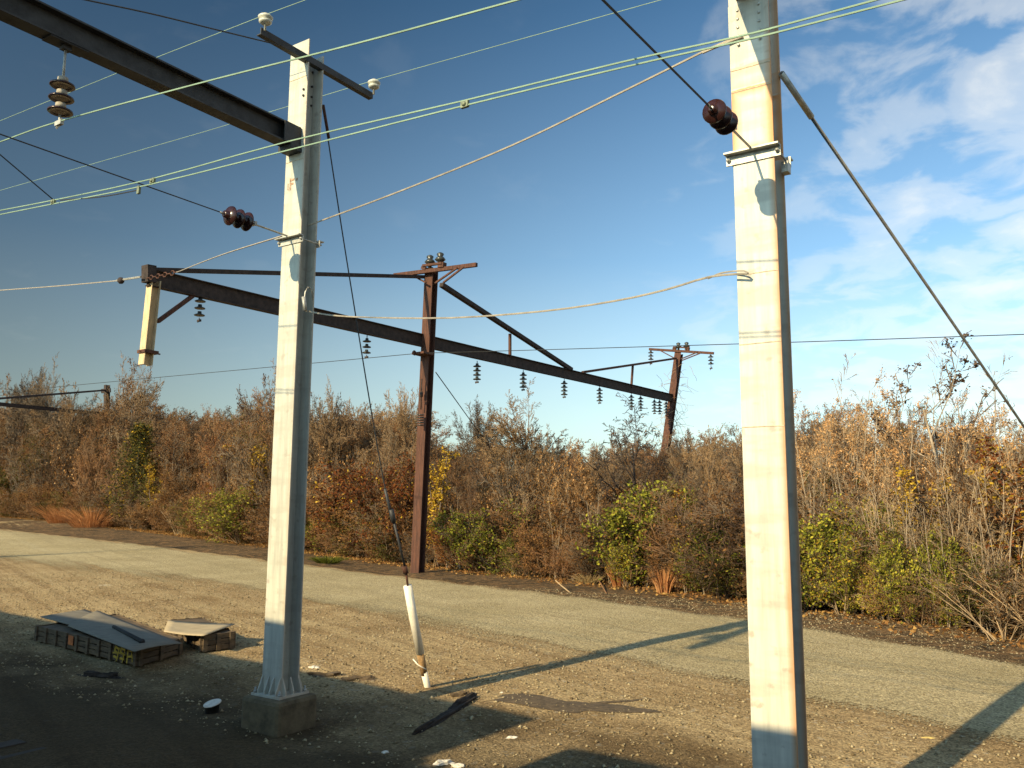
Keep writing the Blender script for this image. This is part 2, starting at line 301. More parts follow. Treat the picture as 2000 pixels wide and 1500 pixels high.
# ------------------------------------------------------------------ ground
rdir = math.radians(-37)
def groundmat(name, kind):
    m = bpy.data.materials.new(name); m.use_nodes = True; t = m.node_tree; b = t.nodes['Principled BSDF']
    tc = N(t, 'ShaderNodeTexCoord')
    def noise(scale, det=6, rg=.6, strk=None, dist=0):
        v = tc.outputs['Object']
        if strk:
            mp = N(t, 'ShaderNodeMapping'); t.links.new(v, mp.inputs[0]); mp.inputs['Rotation'].default_value = (0, 0, rdir)
            mq = N(t, 'ShaderNodeMapping'); t.links.new(mp.outputs[0], mq.inputs[0]); mq.inputs['Scale'].default_value = strk; v = mq.outputs[0]
        n = N(t, 'ShaderNodeTexNoise'); t.links.new(v, n.inputs['Vector']); n.inputs['Scale'].default_value = scale; n.inputs['Detail'].default_value = det; n.inputs['Roughness'].default_value = rg; n.inputs['Distortion'].default_value = dist
        return n.outputs[0]
    vo = N(t, 'ShaderNodeTexVoronoi'); t.links.new(tc.outputs['Object'], vo.inputs['Vector']); vo.inputs['Scale'].default_value = 38
    vs = N(t, 'ShaderNodeSeparateColor'); t.links.new(vo.outputs['Color'], vs.inputs[0])
    vo2 = N(t, 'ShaderNodeTexVoronoi'); t.links.new(tc.outputs['Object'], vo2.inputs['Vector']); vo2.inputs['Scale'].default_value = 16
    vs2 = N(t, 'ShaderNodeSeparateColor'); t.links.new(vo2.outputs['Color'], vs2.inputs[0])
    strk = noise(1.0, 5, .6, (.9, .022, 1), .05)
    strk2 = noise(1.0, 4, .6, (2.4, .035, 1), .05)
    big = noise(.35, 5, .6)
    fine = noise(22, 5, .75)
    if kind == 'dirt':
        c = ramp(t, big, [(.36, (.26, .175, .082)), (.60, (.40, .295, .155))])
        c = mixc(t, ramp(t, strk, [(.46, 0.0), (.62, .65)]), c, (.45, .345, .185))
        c = mixc(t, ramp(t, strk2, [(.50, 0.0), (.62, .5)]), c, (.19, .125, .06))
        c = mixc(t, ramp(t, noise(1.7, 6, .7), [(.56, 0.0), (.70, .6)]), c, (.15, .10, .05))
    elif kind == 'road':
        c = ramp(t, big, [(.36, (.345, .285, .158)), (.62, (.42, .35, .205))])
        c = mixc(t, ramp(t, strk, [(.50, 0.0), (.64, .45)]), c, (.29, .24, .135))
        c = mixc(t, ramp(t, strk2, [(.54, 0.0), (.66, .4)]), c, (.27, .225, .125))
        c = mixc(t, ramp(t, strk, [(.30, .4), (.42, 0.0)]), c, (.44, .39, .26))
    else:
        c = ramp(t, big, [(.35, (.040, .030, .018)), (.60, (.105, .070, .038))])
        c = mixc(t, ramp(t, noise(2.6, 6, .7), [(.46, 0.0), (.62, .8)]), c, (.25, .145, .065))
    c = mixc(t, .75, c, ramp(t, fine, [(.25, .35), (.75, 1.7)]), 'MULTIPLY')
    c = mixc(t, .8, c, ramp(t, vs.outputs[0], [(0.0, .45), (1.0, 1.55)]), 'MULTIPLY')
    c = mixc(t, ramp(t, vs2.outputs[1], [(.93, 0.0), (.97, .55)], 'CONSTANT'), c, (.46, .40, .29) if kind != 'cinder' else (.28, .22, .15))
    if kind == 'dirt':   # train's shade deepened in the dirt colour, growing darker towards the rails
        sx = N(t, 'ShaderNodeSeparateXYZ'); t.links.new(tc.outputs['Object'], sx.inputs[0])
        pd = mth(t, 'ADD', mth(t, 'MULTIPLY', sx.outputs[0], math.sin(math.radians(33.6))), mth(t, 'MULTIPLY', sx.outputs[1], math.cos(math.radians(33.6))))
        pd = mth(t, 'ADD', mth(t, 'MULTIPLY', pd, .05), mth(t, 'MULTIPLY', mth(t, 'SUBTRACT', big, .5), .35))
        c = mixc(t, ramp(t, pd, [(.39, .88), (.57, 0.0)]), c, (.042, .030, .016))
    t.links.new(c, b.inputs['Base Color']); b.inputs['Roughness'].default_value = 1; b.inputs['Specular IOR Level'].default_value = .15
    bp = N(t, 'ShaderNodeBump'); bp.inputs['Strength'].default_value = .9; bp.inputs['Distance'].default_value = .03
    h = mth(t, 'ADD', mth(t, 'MULTIPLY', vo.outputs['Distance'], -.5), fine)
    h = mth(t, 'ADD', h, mth(t, 'MULTIPLY', noise(5, 5, .6), 1.2))
    t.links.new(h, bp.inputs['Height']); t.links.new(bp.outputs[0], b.inputs['Normal'])
    if kind != 'dirt':   # grains thin out towards the edge of the spread material
        at = N(t, 'ShaderNodeAttribute', attribute_name='edge')
        k = mth(t, 'ADD', at.outputs['Fac'], mth(t, 'MULTIPLY', mth(t, 'SUBTRACT', fine, .5), 1.3))
        k = mth(t, 'ADD', k, mth(t, 'MULTIPLY', mth(t, 'SUBTRACT', strk, .5), 1.1))
        k = ramp(t, k, [(.46, 0.0), (.54, 1.0)])
        tr = N(t, 'ShaderNodeBsdfTransparent'); mx = N(t, 'ShaderNodeMixShader'); t.links.new(k, mx.inputs[0]); t.links.new(tr.outputs[0], mx.inputs[1]); t.links.new(b.outputs[0], mx.inputs[2])
        t.links.new(mx.outputs[0], t.nodes['Material Output'].inputs[0])
    return m
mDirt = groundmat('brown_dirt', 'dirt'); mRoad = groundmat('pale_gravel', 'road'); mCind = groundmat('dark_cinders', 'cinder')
def gz2(x, y):
    base = .02*np.clip(y-45, 0, 110)
    return base + .022*np.sin(.9*x+.3*y)*np.sin(.33*y-.2*x+1) + .02*np.sin(2.1*x-1.3*y+.5)
def axis(lo, hi, step, far):
    a = list(np.arange(lo, hi+1e-6, step)); d = step
    while a[-1] < far: d *= 1.25; a.append(a[-1]+d)
    d = step
    while a[0] > -far: d *= 1.25; a.insert(0, a[0]-d)
    return np.array(a)
gx = axis(-45, 30, .4, 2600); gy = axis(0, 70, .4, 2600)
X, Yg = np.meshgrid(gx, gy); nx, ny = len(gx), len(gy)
idx = (np.arange(ny-1)[:, None]*nx+np.arange(nx-1)[None]).ravel()
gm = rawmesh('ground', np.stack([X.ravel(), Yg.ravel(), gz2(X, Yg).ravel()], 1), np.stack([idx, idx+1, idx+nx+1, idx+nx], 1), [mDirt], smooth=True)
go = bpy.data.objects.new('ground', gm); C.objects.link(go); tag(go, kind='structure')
def poly_g(pts, ext0, ext1):
    q = [G(*p)[:2] for p in pts]; q = [q[0]+(q[0]-q[1])/np.linalg.norm(q[0]-q[1])*ext0]+q+[q[-1]+(q[-1]-q[-2])/np.linalg.norm(q[-1]-q[-2])*ext1]
    return np.array(q)
def resample(q, n):
    d = np.r_[0, np.cumsum(np.linalg.norm(np.diff(q, axis=0), axis=1))]; s = np.linspace(0, d[-1], n)
    return np.stack([np.interp(s, d, q[:, i]) for i in (0, 1)], 1)
far_edge = poly_g([(0, 1033), (250, 1060), (500, 1090), (800, 1126), (1000, 1150), (1250, 1181), (1500, 1214), (1750, 1252), (2000, 1295)], 60, 14)
near_edge = poly_g([(0, 1108), (300, 1140), (600, 1195), (1000, 1275), (1400, 1345), (1700, 1385), (2000, 1425)], 60, 9)
wood_edge = poly_g([(0, 1009), (150, 1022), (300, 1040), (600, 1078), (830, 1106), (1250, 1148), (1600, 1194), (2000, 1247)], 60, 16)
def sheet(name, qa, qb, m, off, fa, fb, n=700, k=22):
    """strip between two lines on the ground; fa, fb = share of its width over which it thins out"""
    A = resample(qa, n); B = resample(qb, n); u = np.linspace(0, 1, k)
    W = A[:, None]*(1-u)[None, :, None]+B[:, None]*u[None, :, None]
    z = gz2(W[..., 0], W[..., 1])+off
    ii = (np.arange(n-1)[:, None]*k+np.arange(k-1)[None]).ravel()
    me = rawmesh(name, np.stack([W[..., 0].ravel(), W[..., 1].ravel(), z.ravel()], 1), np.stack([ii, ii+k, ii+k+1, ii+1], 1), [m], smooth=True)
    at = me.attributes.new('edge', 'FLOAT', 'POINT')
    e = np.minimum(np.clip(u/fa, 0, 1), np.clip((1-u)/fb, 0, 1))
    at.data.foreach_set('value', np.tile(e, n).astype(np.float32))
    o = bpy.data.objects.new(name, me); C.objects.link(o); tag(o, kind='structure'); return o
def shift(q, d):   # push a line away from the camera by d metres
    return q + d*q/np.linalg.norm(q, axis=1)[:, None]
sheet('cinder_strip', shift(far_edge, -1.0), shift(wood_edge, 16), mCind, .010, .05, .01)
sheet('gravel_road', shift(near_edge, -3.4), shift(far_edge, .5), mRoad, .020, .55, .16)

# stones and crumbs lying about
def scatter_stones(name, n, region, smin, smax, m, label):
    Vs = []; Fs = []
    x, y = region(n); s = smin+(smax-smin)*npr.rand(len(x))**3
    z = gz2(x, y)+.012
    base = np.array([[1, 0, 0], [-.4, .9, 0], [-.6, -.8, 0], [.1, .1, .75]]); k = len(x)
    rot = npr.rand(k)*6.283; c_, s_ = np.cos(rot), np.sin(rot)
    jit = 1+.5*(npr.rand(k, 4, 3)-.5)
    b = base[None]*jit*s[:, None, None]
    bx = b[..., 0]*c_[:, None]-b[..., 1]*s_[:, None]; by = b[..., 0]*s_[:, None]+b[..., 1]*c_[:, None]
    V = np.stack([bx+x[:, None], by+y[:, None], b[..., 2]+z[:, None]-.2*s[:, None]], 2).reshape(-1, 3)
    f = np.array([[0, 1, 3], [1, 2, 3], [2, 0, 3], [0, 2, 1]]); F = (f[None]+4*np.arange(k)[:, None, None]).reshape(-1, 3)
    o = bpy.data.objects.new(name, rawmesh(name, V, F, [m])); C.objects.link(o); tag(o, label, None, None, 'stuff'); o['category'] = 'gravel'; return o
def reg_near(n):
    p = 7.5+18.5*npr.rand(n)**.85; t_ = -6+42*npr.rand(n)**1.2; return p*P[0]+t_*T[0], p*P[1]+t_*T[1]
mStone = leafmat('loose_stone', (.14, .105, .06), (.34, .28, .17), (.50, .43, .28), 0)
scatter_stones('loose_gravel', 60000, reg_near, .010, .042, mStone, 'pale loose stones strewn over the brown dirt and gravel road')
def reg_litter(n):
    q = resample(wood_edge[1:], 2000); i = npr.randint(0, 2000, n); d = -2.2+5.0*npr.rand(n)**.75
    w_ = q[i]; u = w_/np.linalg.norm(w_, axis=1)[:, None]; w_ = w_+u*d[:, None]+npr.randn(n, 2)*.15; return w_[:, 0], w_[:, 1]
x, y = reg_litter(26000); k = len(x); s = .03+.05*npr.rand(k)
a1 = npr.randn(k, 3)*[1, 1, .35]; a1 /= np.linalg.norm(a1, axis=1)[:, None]; a2 = np.cross(a1, npr.randn(k, 3)*[.4, .4, 1]); a2 /= np.linalg.norm(a2, axis=1)[:, None]
c0 = np.stack([x, y, gz2(x, y)+.035+.02*npr.rand(k)], 1)
V = np.stack([c0-a1*s[:, None], c0+a2*s[:, None]*.6, c0+a1*s[:, None], c0-a2*s[:, None]*.6], 1).reshape(-1, 3)
o = bpy.data.objects.new('leaf_litter', rawmesh('leaf_litter', V, np.arange(4*k).reshape(-1, 4), [lLitter])); C.objects.link(o)
tag(o, 'fallen brown and yellow leaves lying along the foot of the thicket', 'leaves', None, 'stuff')

# ------------------------------------------------------------------ adjacent track and the train that throws the long shadow
trk = thing('railway_track', PT(4.65, 8), 'railway track with a dull steel rail in the shaded bottom left corner', 'track')
for s_ in (-.7175, .7175):
    m_ = MB(); a0 = PT(4.65+s_, -12, .0); b0 = PT(4.65+s_, 45, .0)
    for u0, u1, hh in ((-.07, -.055, .02), (-.055, .15, .008)): pass
    prof = [(-.07, 0), (.07, 0), (.07, .015), (.012, .035), (.012, .10), (.036, .115), (.036, .15), (-.036, .15), (-.036, .115), (-.012, .10), (-.012, .035), (-.07, .015)]
    m_.extr(a0, b0, prof, P); m_.build('rail', mSteelRail, trk)
tm = MB(); tm.box((0, 0, 0), .12, 1.25, .06, -T, P, Z); tme = tm.mesh('sleeper', mSleeper)
for i in range(40):
    o = bpy.data.objects.new('sleeper', tme); C.objects.link(o); o.parent = trk
    o.location = Vector(PT(4.65, 2+i*.62, -.055))-trk.location

def coach(name, t0, t1, top, yaw, label):
    p_c = -2.5; mid = PT(p_c, (t0+t1)/2, 0)
    ca, sa = math.cos(yaw), math.sin(yaw); A = T*ca+P*sa; B = P*ca-T*sa
    org = PT(0, t0 if yaw else t1, 0)
    r = thing(name, mid, label, 'train')
    base = org+B*(p_c) ; L_ = (t1-t0); a0 = base; b0 = base+A*L_ if yaw else base-T*L_
    h = top; prof = [(-1.5, 1.0), (1.5, 1.0), (1.6, 1.5), (1.6, h-.55), (1.56, h-.22), (1.42, h-.02), (.6, h+.03), (-.6, h+.03), (-1.42, h-.02), (-1.56, h-.22), (-1.6, h-.55), (-1.6, 1.5)]
    # profile frame: u along P-like axis, v up
    def ex(m, p0, p1, pr):
        ax = np.array(p1)-np.array(p0); Ln = np.linalg.norm(ax); n = len(pr)
        vs = [p0+B*u+Z*v for u, v in pr]+[p1+B*u+Z*v for u, v in pr]
        m.add(vs, [(i, (i+1) % n, n+(i+1) % n, n+i) for i in range(n)]+[tuple(range(n)), tuple(range(n, 2*n))])
    m_ = MB(); ex(m_, a0, b0, prof); m_.build('body', mCoach, r)
    d = (b0-a0)/L_
    k = int(L_//2.2)
    for i in range(k):
        c = a0+d*(1.4+i*2.2)
        if abs((c+B*1.6)@T) < 1.2 and not yaw: pass
        m_ = MB(); m_.box(c+B*1.615+Z*3.0, .75, .012, .45, d, B, Z); m_.build('window', mGlass, r)
    for q in (3.0, L_-3.0):
        m_ = MB(); m_.box(a0+d*q+Z*.72, 1.5, 1.1, .22, d, B, Z); m_.build('bogie', mDark, r)
        for w_ in (-1.1, 1.1):
            for sd_ in (-.75, .75):
                m_ = MB(); m_.lathe(a0+d*(q+w_)+B*(sd_-.06)+Z*.5, B, [(.42, 0), (.46, .03), (.46, .10), (.3, .12)], 20); m_.build('wheel', mSteelRail, r)
    return r
mCoach = mat('stainless_steel', (.48, .48, .47), .4, .7, .08, 2, streak=(1, 1, 8))
mGlass = mat('tinted_glass', (.02, .025, .03), .08, 0, .05, 2)
coach('train_coach', -16, 6.9, 5.50, 0, 'steel passenger coach whose flank stands right behind the viewpoint')
coach('train_coach', 8.1, 34, 6.03, math.radians(4.6), 'taller steel coach coupled ahead, beyond the left edge of the view')
gw = thing('coach_gangway', PT(-2.05, 7.5, 0), 'black rubber gangway joining the two steel coaches', 'gangway')
for i in range(8):
    m_ = MB(); m_.sbox(PT(-2.05, 7.0+i*.14, 2.95), .9+(i % 2)*.06, .055, 1.8+(i % 2)*.05); m_.build('fold', mBlack, gw)

# ------------------------------------------------------------------ white poles and their portal beams
def pin_insulator(m, c, s=1.0):
    m.lathe(np.array(c), Z, [(.016*s, -.10*s), (.016*s, 0), (.06*s, .0), (.088*s, .02*s), (.09*s, .04*s), (.066*s, .05*s), (.066*s, .06*s), (.10*s, .075*s), (.104*s, .10*s), (.085*s, .118*s), (.05*s, .122*s), (.045*s, .145*s), (.02*s, .15*s)], 14)
def collar(root, c, wf, d, name='clamp'):
    m_ = MB()
    m_.sbox(c-P*(d/2+.045), .045, wf/2+.06, .008)
    m_.sbox(c-P*(d/2+.008)-Z*.05, .008, wf/2+.06, .045)
    m_.sbox(c+P*(d/2+.045), .045, wf/2+.06, .008)
    m_.sbox(c+P*(d/2+.008)-Z*.05, .008, wf/2+.06, .045)
    for s_ in (-1, 1): m_.tube([c-P*(d/2+.05)-Z*.05+T*s_*(wf/2+.035), c+P*(d/2+.06)-Z*.05+T*s_*(wf/2+.035)], .011, 6)
    for s_ in (-1, 1): m_.lathe(c-P*(d/2+.02)-Z*.05+T*s_*(wf/2+.035), -P, [(.02, 0), (.02, .02)], 6)
    return m_.build(name, mGalv, root)
def white_pole(c, top, wf, d, m, root, z0=.42):
    c = np.array(c); t = .022
    a = MB(); a.box(c-P*(d/2-t/2)+Z*(top+z0)/2, wf/2, t/2, (top-z0)/2, -T, P, Z)
    a.box(c+Z*(top-.12+z0)/2, .0075, d/2-t-.0005, (top-.12-z0)/2, -T, P, Z)
    a.box(c+P*(d/2-t/2)+Z*(top-.14+z0)/2, wf/2, t/2, (top-.14-z0)/2, -T, P, Z)
    o = a.build('pole', m, root, bevel=.004); return o

mBand = mat('seam_weld', (.50, .42, .30), .8, 0, .3, 20)
C1 = D(545, 1400, 11.95); C1[2] = 0
WF, DP = .39, .31
g1 = thing('catenary_gantry', C1, 'white steel pole on concrete block, dark beam reaching off to the upper left', 'gantry')
top1 = 9.82
white_pole(C1, top1, WF, DP, mWhite, g1)
# foundation block, base plate, gussets, bolts
fb = MB(); fb.sbox(C1+Z*.17, .35, .375, .245); fo = fb.build('foundation', mConc, g1, bevel=.06)
bp_ = MB(); bp_.sbox(C1+Z*.432, .26, .28, .015); bp_.build('base_plate', mWhite, g1)
for u in (-WF/2+.02, -.05, .05, WF/2-.02):
    for sgn in (-1, 1):
        b0 = C1+(-T)*u+P*sgn*DP/2; pr = [b0+Z*.447, b0+P*sgn*.08+Z*.447, b0+P*sgn*.08+Z*.49, b0+P*sgn*.012+Z*.66, b0+Z*.68]
        n = len(pr); h = .009; gm_ = MB()
        gm_.add([q+T*h for q in pr]+[q-T*h for q in pr], [(i, (i+1) % n, n+(i+1) % n, n+i) for i in range(n)]+[tuple(range(n))[::-1], tuple(range(n, 2*n))]); gm_.build('gusset', mWhite, g1)
for sgn in (-1, 1):
    for v in (-DP/2+.02, 0, DP/2-.02):
        b0 = C1+T*sgn*WF/2+P*v; pr = [b0+Z*.447, b0+T*sgn*.07+Z*.447, b0+T*sgn*.07+Z*.49, b0+T*sgn*.010+Z*.64, b0+Z*.66]
        n = len(pr); h = .009; gm_ = MB()
        gm_.add([q+P*h for q in pr]+[q-P*h for q in pr], [(i, (i+1) % n, n+(i+1) % n, n+i) for i in range(n)]+[tuple(range(n))[::-1], tuple(range(n, 2*n))]); gm_.build('gusset', mWhite, g1)
for sp in (-1, 1):
    for st in (-1, 1):
        b_ = MB(); b_.lathe(C1+P*sp*.22+T*st*.24+Z*.447, Z, [(.028, 0), (.028, .03), (.014, .03), (.014, .07)], 6); b_.build('bolt', mGalv, g1)
TL = float(C1@T)
bm1z = D(588, 272, 11.8)[2]
bm = MB(); y_ = bm1z
beam_a = C1-P*(DP/2+.002)+Z*y_
bm.extr(beam_a, beam_a-P*6.6, HP(.22, .31, .022, .014), T)
bm.build('portal_beam', mDark, g1)
kp = MB(); kp.box(C1-P*(DP/2+.10)+Z*(y_-.19), .14, .1, .035, -T, P, Z); kp.box(C1-P*(DP/2+.17)+Z*(y_-.0)+(-T)*.12, .008, .15, .15, -T, P, Z); kp.build('beam_bracket', mDark, g1)
# crossarm on top with a pin insulator at either end
ca0 = onT(506, 66, TL-.16); ca1 = onT(725, 184, TL-.16)
caz = (ca0[2]+ca1[2])/2
ca = MB(); cA = PT(ca0@P, TL-.10, caz); cB = PT(ca1@P, TL-.10, caz)
# runs through the gap beside the web, behind the front flange
pf = [(0, 0), (.10, 0), (.10, .012), (.012, .012), (.012, .10), (0, .10)]
cA = PT(ca0@P, TL, 0)+(-T)*(WF/2+.004)+Z*caz; cB = PT(ca1@P, TL, 0)+(-T)*(WF/2+.004)+Z*caz
ca.extr(cA, cB, [(-.05, 0), (.05, 0), (.05, -.012), (-.038, -.012), (-.038, -.09), (-.05, -.09)], Z); ca.build('crossarm', mDark, g1)
for cc in (cA+P*.03, cB-P*.03):
    m_ = MB(); pin_insulator(m_, cc+Z*.10-T*.045, 1.0); pi = m_.build('pin_insulator', mPinW, g1)
    pi['label'] = 'pale ribbed pin insulator at the end of the crossarm'
INS_A = cA+P*.03+Z*.24-T*.045; INS_B = cB-P*.03+Z*.24-T*.045
for py in (120, 140, 168, 188, 205):
    b = D(628, py, 12.0); hwm = MB(); hwm.lathe(PT(C1@P+.10, TL, b[2])-T*(.0085), -T, [(.016, 0), (.016, .018), (.008, .02)], 8); hwm.build('bolt', mDark, g1)
for py in (114, 178, 190):
    b = D(592, py, 11.8); hwm = MB(); hwm.lathe(PT(C1@P-DP/2, TL-.13, b[2]), -P, [(.018, 0), (.018, .018)], 8); hwm.build('bolt', mDark, g1)
z_c1 = D(568, 462, 11.75)[2]
collar(g1, C1+Z*z_c1, WF, DP)
m_ = MB(); lp = [D(597, 606, 11.75), D(594, 590, 11.7), D(596, 570, 11.7), D(602, 560, 11.75), D(609, 566, 11.85), D(611, 585, 11.9)]
m_.tube(lp, .011, 6); m_.tube([D(593, 580, 11.68), D(596, 607, 11.68)], .03, 8); m_.build('cable_loop', mGalv, g1)
# small rust mark on the front face
m_ = MB()
zc = D(566, 357, 11.8)[2]; fcen = C1-P*(DP/2+.003)
for (u, z, hu, hz, ) in ((-.075, .0, .012, .09), (-.03, .06, .04, .015), (-.035, .0, .03, .014), (.06, .05, .022, .02), (-.12, -.03, .008, .05)):
    m_.box(fcen+(-T)*u+Z*(zc+z), hu, .0015, hz, -T, P, Z)
m_.build('rust_mark', mat('rust_stain', (.40, .26, .17), .9, 0, .5, 60), g1)
for py in (152, 313):
    m_ = MB(); zz_ = D(590, py, 11.8)[2]; m_.box(fcen+Z*zz_, WF/2-.01, .0012, .006, -T, P, Z); m_.build('weld_seam', mBand, g1)

# right-hand pole, closer to the train
C2 = np.array([2.26, 7.42, 0]); WF2, DP2 = .375, .31; TR = float(C2@T)
g2 = thing('catenary_gantry', C2, 'nearest white pole on the right with rust streaks down its right edge', 'gantry')
top2 = 9.6
white_pole(C2, top2, WF2, DP2, mWhiteR, g2)
b_ = MB(); b_.sbox(C2+Z*.17, .38, .40, .245); b_.build('foundation', mConc, g2, bevel=.06)
b_ = MB(); b_.sbox(C2+Z*.432, .26, .28, .015); b_.build('base_plate', mWhite, g2)
zb2 = D(1485, -28, 7.2)[2]
bm = MB(); s0 = C2-P*(DP2/2+.002)+Z*(zb2+.10); bm.extr(s0, s0-P*6.0, HP(.22, .31, .022, .014), T); bm.build('portal_beam', mDark, g2)
z_c2 = D(1485, 292, 7.25)[2]
collar(g2, C2+Z*z_c2, WF2, DP2)
fc2 = C2-P*(DP2/2+.003)
m_ = MB()
zt = D(1485, 20, 7.2)[2]; m_.box(fc2-P*.003+Z*(zt-.02), WF2/2, .006, .16, -T, P, Z)
m_.build('splice_plate', mWhite, g2)
for r_ in range(5):
    for u in (-.10, .10):
        m_ = MB(); m_.lathe(fc2+(-T)*u+Z*(zt+.08-.085*r_), -P, [(.014, 0), (.014, .018), (.007, .02)], 8); m_.build('rivet', mGalv, g2)
for py in (16, 125, 168, 530, 668, 832):
    zz_ = D(1485, py, 7.25)[2]; m_ = MB(); m_.box(fc2+P*.001+Z*zz_, WF2/2-.004, .002, .004, -T, P, Z); m_.build('weld_seam', mBand, g2)
m_ = MB(); m_.box(D(1492, 318, 7.6)*0+C2+(-T)*(WF2/2+.03)+P*.10+Z*(z_c2-.12), .03, .05, .05, -T, P, Z); m_.build('lug', mGalv, g2)

# a third gantry farther along, outside the left edge: its shadow crosses the gravel
S_h = np.array([math.sin(math.radians(SH_AZ)), math.cos(math.radians(SH_AZ)), 0])
gp = G(0, 1088); k3 = (gp@P-7.9)/(S_h@P); C3 = gp-S_h*k3; C3[2] = 0
g3 = thing('catenary_gantry', C3, 'white pole and beam standing beyond the left edge of the view', 'gantry')
m_ = MB(); m_.extr(C3, C3+Z*13.5, HP(.39, .31, .02, .014), T); m_.build('pole', mWhite, g3)
m_ = MB(); m_.sbox(C3+Z*.15, .38, .4, .25); m_.build('foundation', mConc, g3)
m_ = MB(); m_.extr(C3+Z*8.3-P*.16, C3+Z*8.3-P*6.5, HP(.40, .26), Z); m_.build('portal_beam', mDark, g3)
m_ = MB(); m_.extr(C3+Z*12.9-T*1.6, C3+Z*12.9+T*1.6, RP(.1, .12), Z); m_.build('crossarm', mDark, g3)

# ------------------------------------------------------------------ insulator strings
def string(name, p, a, n, label, group, ms, dia=.26, pitch=.14, n_seg=16, tail=.12, hook=.10, cap=None):
    """n bells hung from p along direction a"""
    r = thing(name, p, label, 'insulator', group); a = np.array(a, float); a /= np.linalg.norm(a); p = np.array(p, float); s = dia/.26
    m_ = MB(); m_.tube([p, p+a*hook], .014*s, 6); m_.build('hook', mGalv if ms is mPorc else mRustD, r)
    for i in range(n):
        o = p+a*(hook+i*pitch)
        m_ = MB(); m_.lathe(o, a, [(.02*s, 0), (.045*s, .004), (.05*s, .055*s), (.06*s, .06*s), (.125*s, .085*s), (.13*s, .1*s), (.12*s, .108*s), (.09*s, .098*s), (.05*s, .10*s), (.02*s, .10*s)], n_seg)
        if cap:
            m_.mi = 1; m_.lathe(o-a*.002, a, [(.028*s, 0), (.052*s, .006), (.057*s, .058*s), (.03*s, .06*s)], n_seg)
            m_.build('bell', [ms, cap], r)
        else: m_.build('bell', ms, r)
    e = p+a*(hook+n*pitch-.02)
    m_ = MB(); m_.tube([e, e+a*tail], .012*s, 6)
    m_.box(e+a*tail, .06*s, .02*s, .025*s, T, P, Z); m_.tube([e+a*(tail*.6)-T*.05*s, e+a*(tail*1.5)+T*.05*s], .012*s, 5)
    m_.build('clamp', mGalv if ms is mPorc else mRustD, r)
    return e+a*tail
# near string with rod, hanging under the dark beam
hp = onT(128, 98, TL); hp = PT(hp@P, TL, y_-.16)
rod = MB(); bot = onT(125, 152, TL)
e1 = PT(hp@P+.0, TL, bot[2])
st1_end = string('insulator_string', hp, -Z, 3, 'three dark brown bells hanging on a rod under the near dark beam, upper left', None, mPorc, .27, .155, 22, .10, hook=hp[2]-bot[2], cap=mCap)
m_ = MB(); m_.sbox(hp+Z*.0, .22, .10, .012); m_.sbox(hp-Z*.03, .05, .04, .03); bo = m_.build('beam_clamp', mDark, g1)
# strain strings
def strain(pole_pt, wire_px, first_px, n, label, Tpl, dia):
    pw = onT(*wire_px, Tpl); a = pole_pt-pw; a /= np.linalg.norm(a)
    pi_ = onT(*first_px, Tpl)
    # project pi_ on the line
    L_ = (pi_-pw)@a; st = pw+a*L_
    string('strain_insulator', st, a, n, label, None, mPorc, dia, .14, 20, .08, hook=.06, cap=None)
    return pw, st, st+a*(.06+n*.14+.06)
c1f = C1-P*(DP/2+.06)+Z*(z_c1+.01)
pw1, s1a, s1b = strain(c1f, (0, 262), (430, 417), 3, 'cluster of three maroon bells pulling off the left white pole', TL, .27)
c2f = C2-P*(DP2/2+.06)+Z*(z_c2+.01)
pw2, s2a, s2b = strain(c2f, (1178, 0), (1383, 198), 3, 'glossy brown bells pulling on the clamp of the nearest white pole', TR, .205)

# ------------------------------------------------------------------ wires
def wire(name, pts, r, m, label, n=5, cat='wire'):
    pts = [np.array(p) for p in pts]; o = pts[len(pts)//2]
    mb = MB(); mb.tube(pts, r, n); ob = mb.build(name, m, None, loc=o); tag(ob, label, cat); return ob
def crv(pts, n=24):    # smooth Catmull-Rom through the points
    pts = [np.array(p, float) for p in pts]; q = [2*pts[0]-pts[1]]+pts+[2*pts[-1]-pts[-2]]; out = []
    per = max(2, n//(len(pts)-1))
    for i in range(1, len(q)-2):
        for k in range(per):
            t = k/per; a_, b_, c_, d_ = q[i-1:i+3]
            out.append(.5*((2*b_)+(-a_+c_)*t+(2*a_-5*b_+4*c_-d_)*t*t+(-a_+3*b_-3*c_+d_)*t**3))
    out.append(pts[-1]); return out
def ext(pts, a0, a1):
    pts = list(pts); d0 = pts[0]-pts[1]; d1 = pts[-1]-pts[-2]
    return [pts[0]+d0/np.linalg.norm(d0)*a0]+pts+[pts[-1]+d1/np.linalg.norm(d1)*a1]
PW = 4.65
tw1 = ext(crv([onP(x, y, PW) for x, y in ((0, 411), (104, 391), (290, 351), (560, 277), (900, 198), (1220, 120), (1430, 74), (1530, 49), (1710, 0))]), 12, 9)
tw2 = ext(crv([onP(x, y, PW) for x, y in ((0, 419), (100, 399), (290, 361), (560, 294), (900, 208), (1220, 131), (1430, 84), (1530, 60), (1762, 0))]), 12, 9)
wire('catenary_wire', tw1, .0066, mWireG, 'upper of the two close green wires sweeping across the whole view')
wire('catenary_wire', tw2, .0066, mWireG, 'lower of the two close green wires sweeping across the whole view')
for px_ in ((104, 394), (298, 353), (908, 204)):
    c = onP(*px_, PW); m_ = MB(); m_.box(c, .032, .012, .024, T, P, Z); m_.lathe(c-P*.025, P, [(.014, 0), (.02, .01), (.02, .04), (.014, .05)], 8)
    o = m_.build('wire_clamp', mClamp, None, loc=c); tag(o, {104: 'small clamp tying the twin green wires at the far left', 298: 'small clamp tying the twin green wires left of the white pole', 908: 'small round clamp tying the twin green wires above the rusty pole'}[px_[0]], 'clamp')
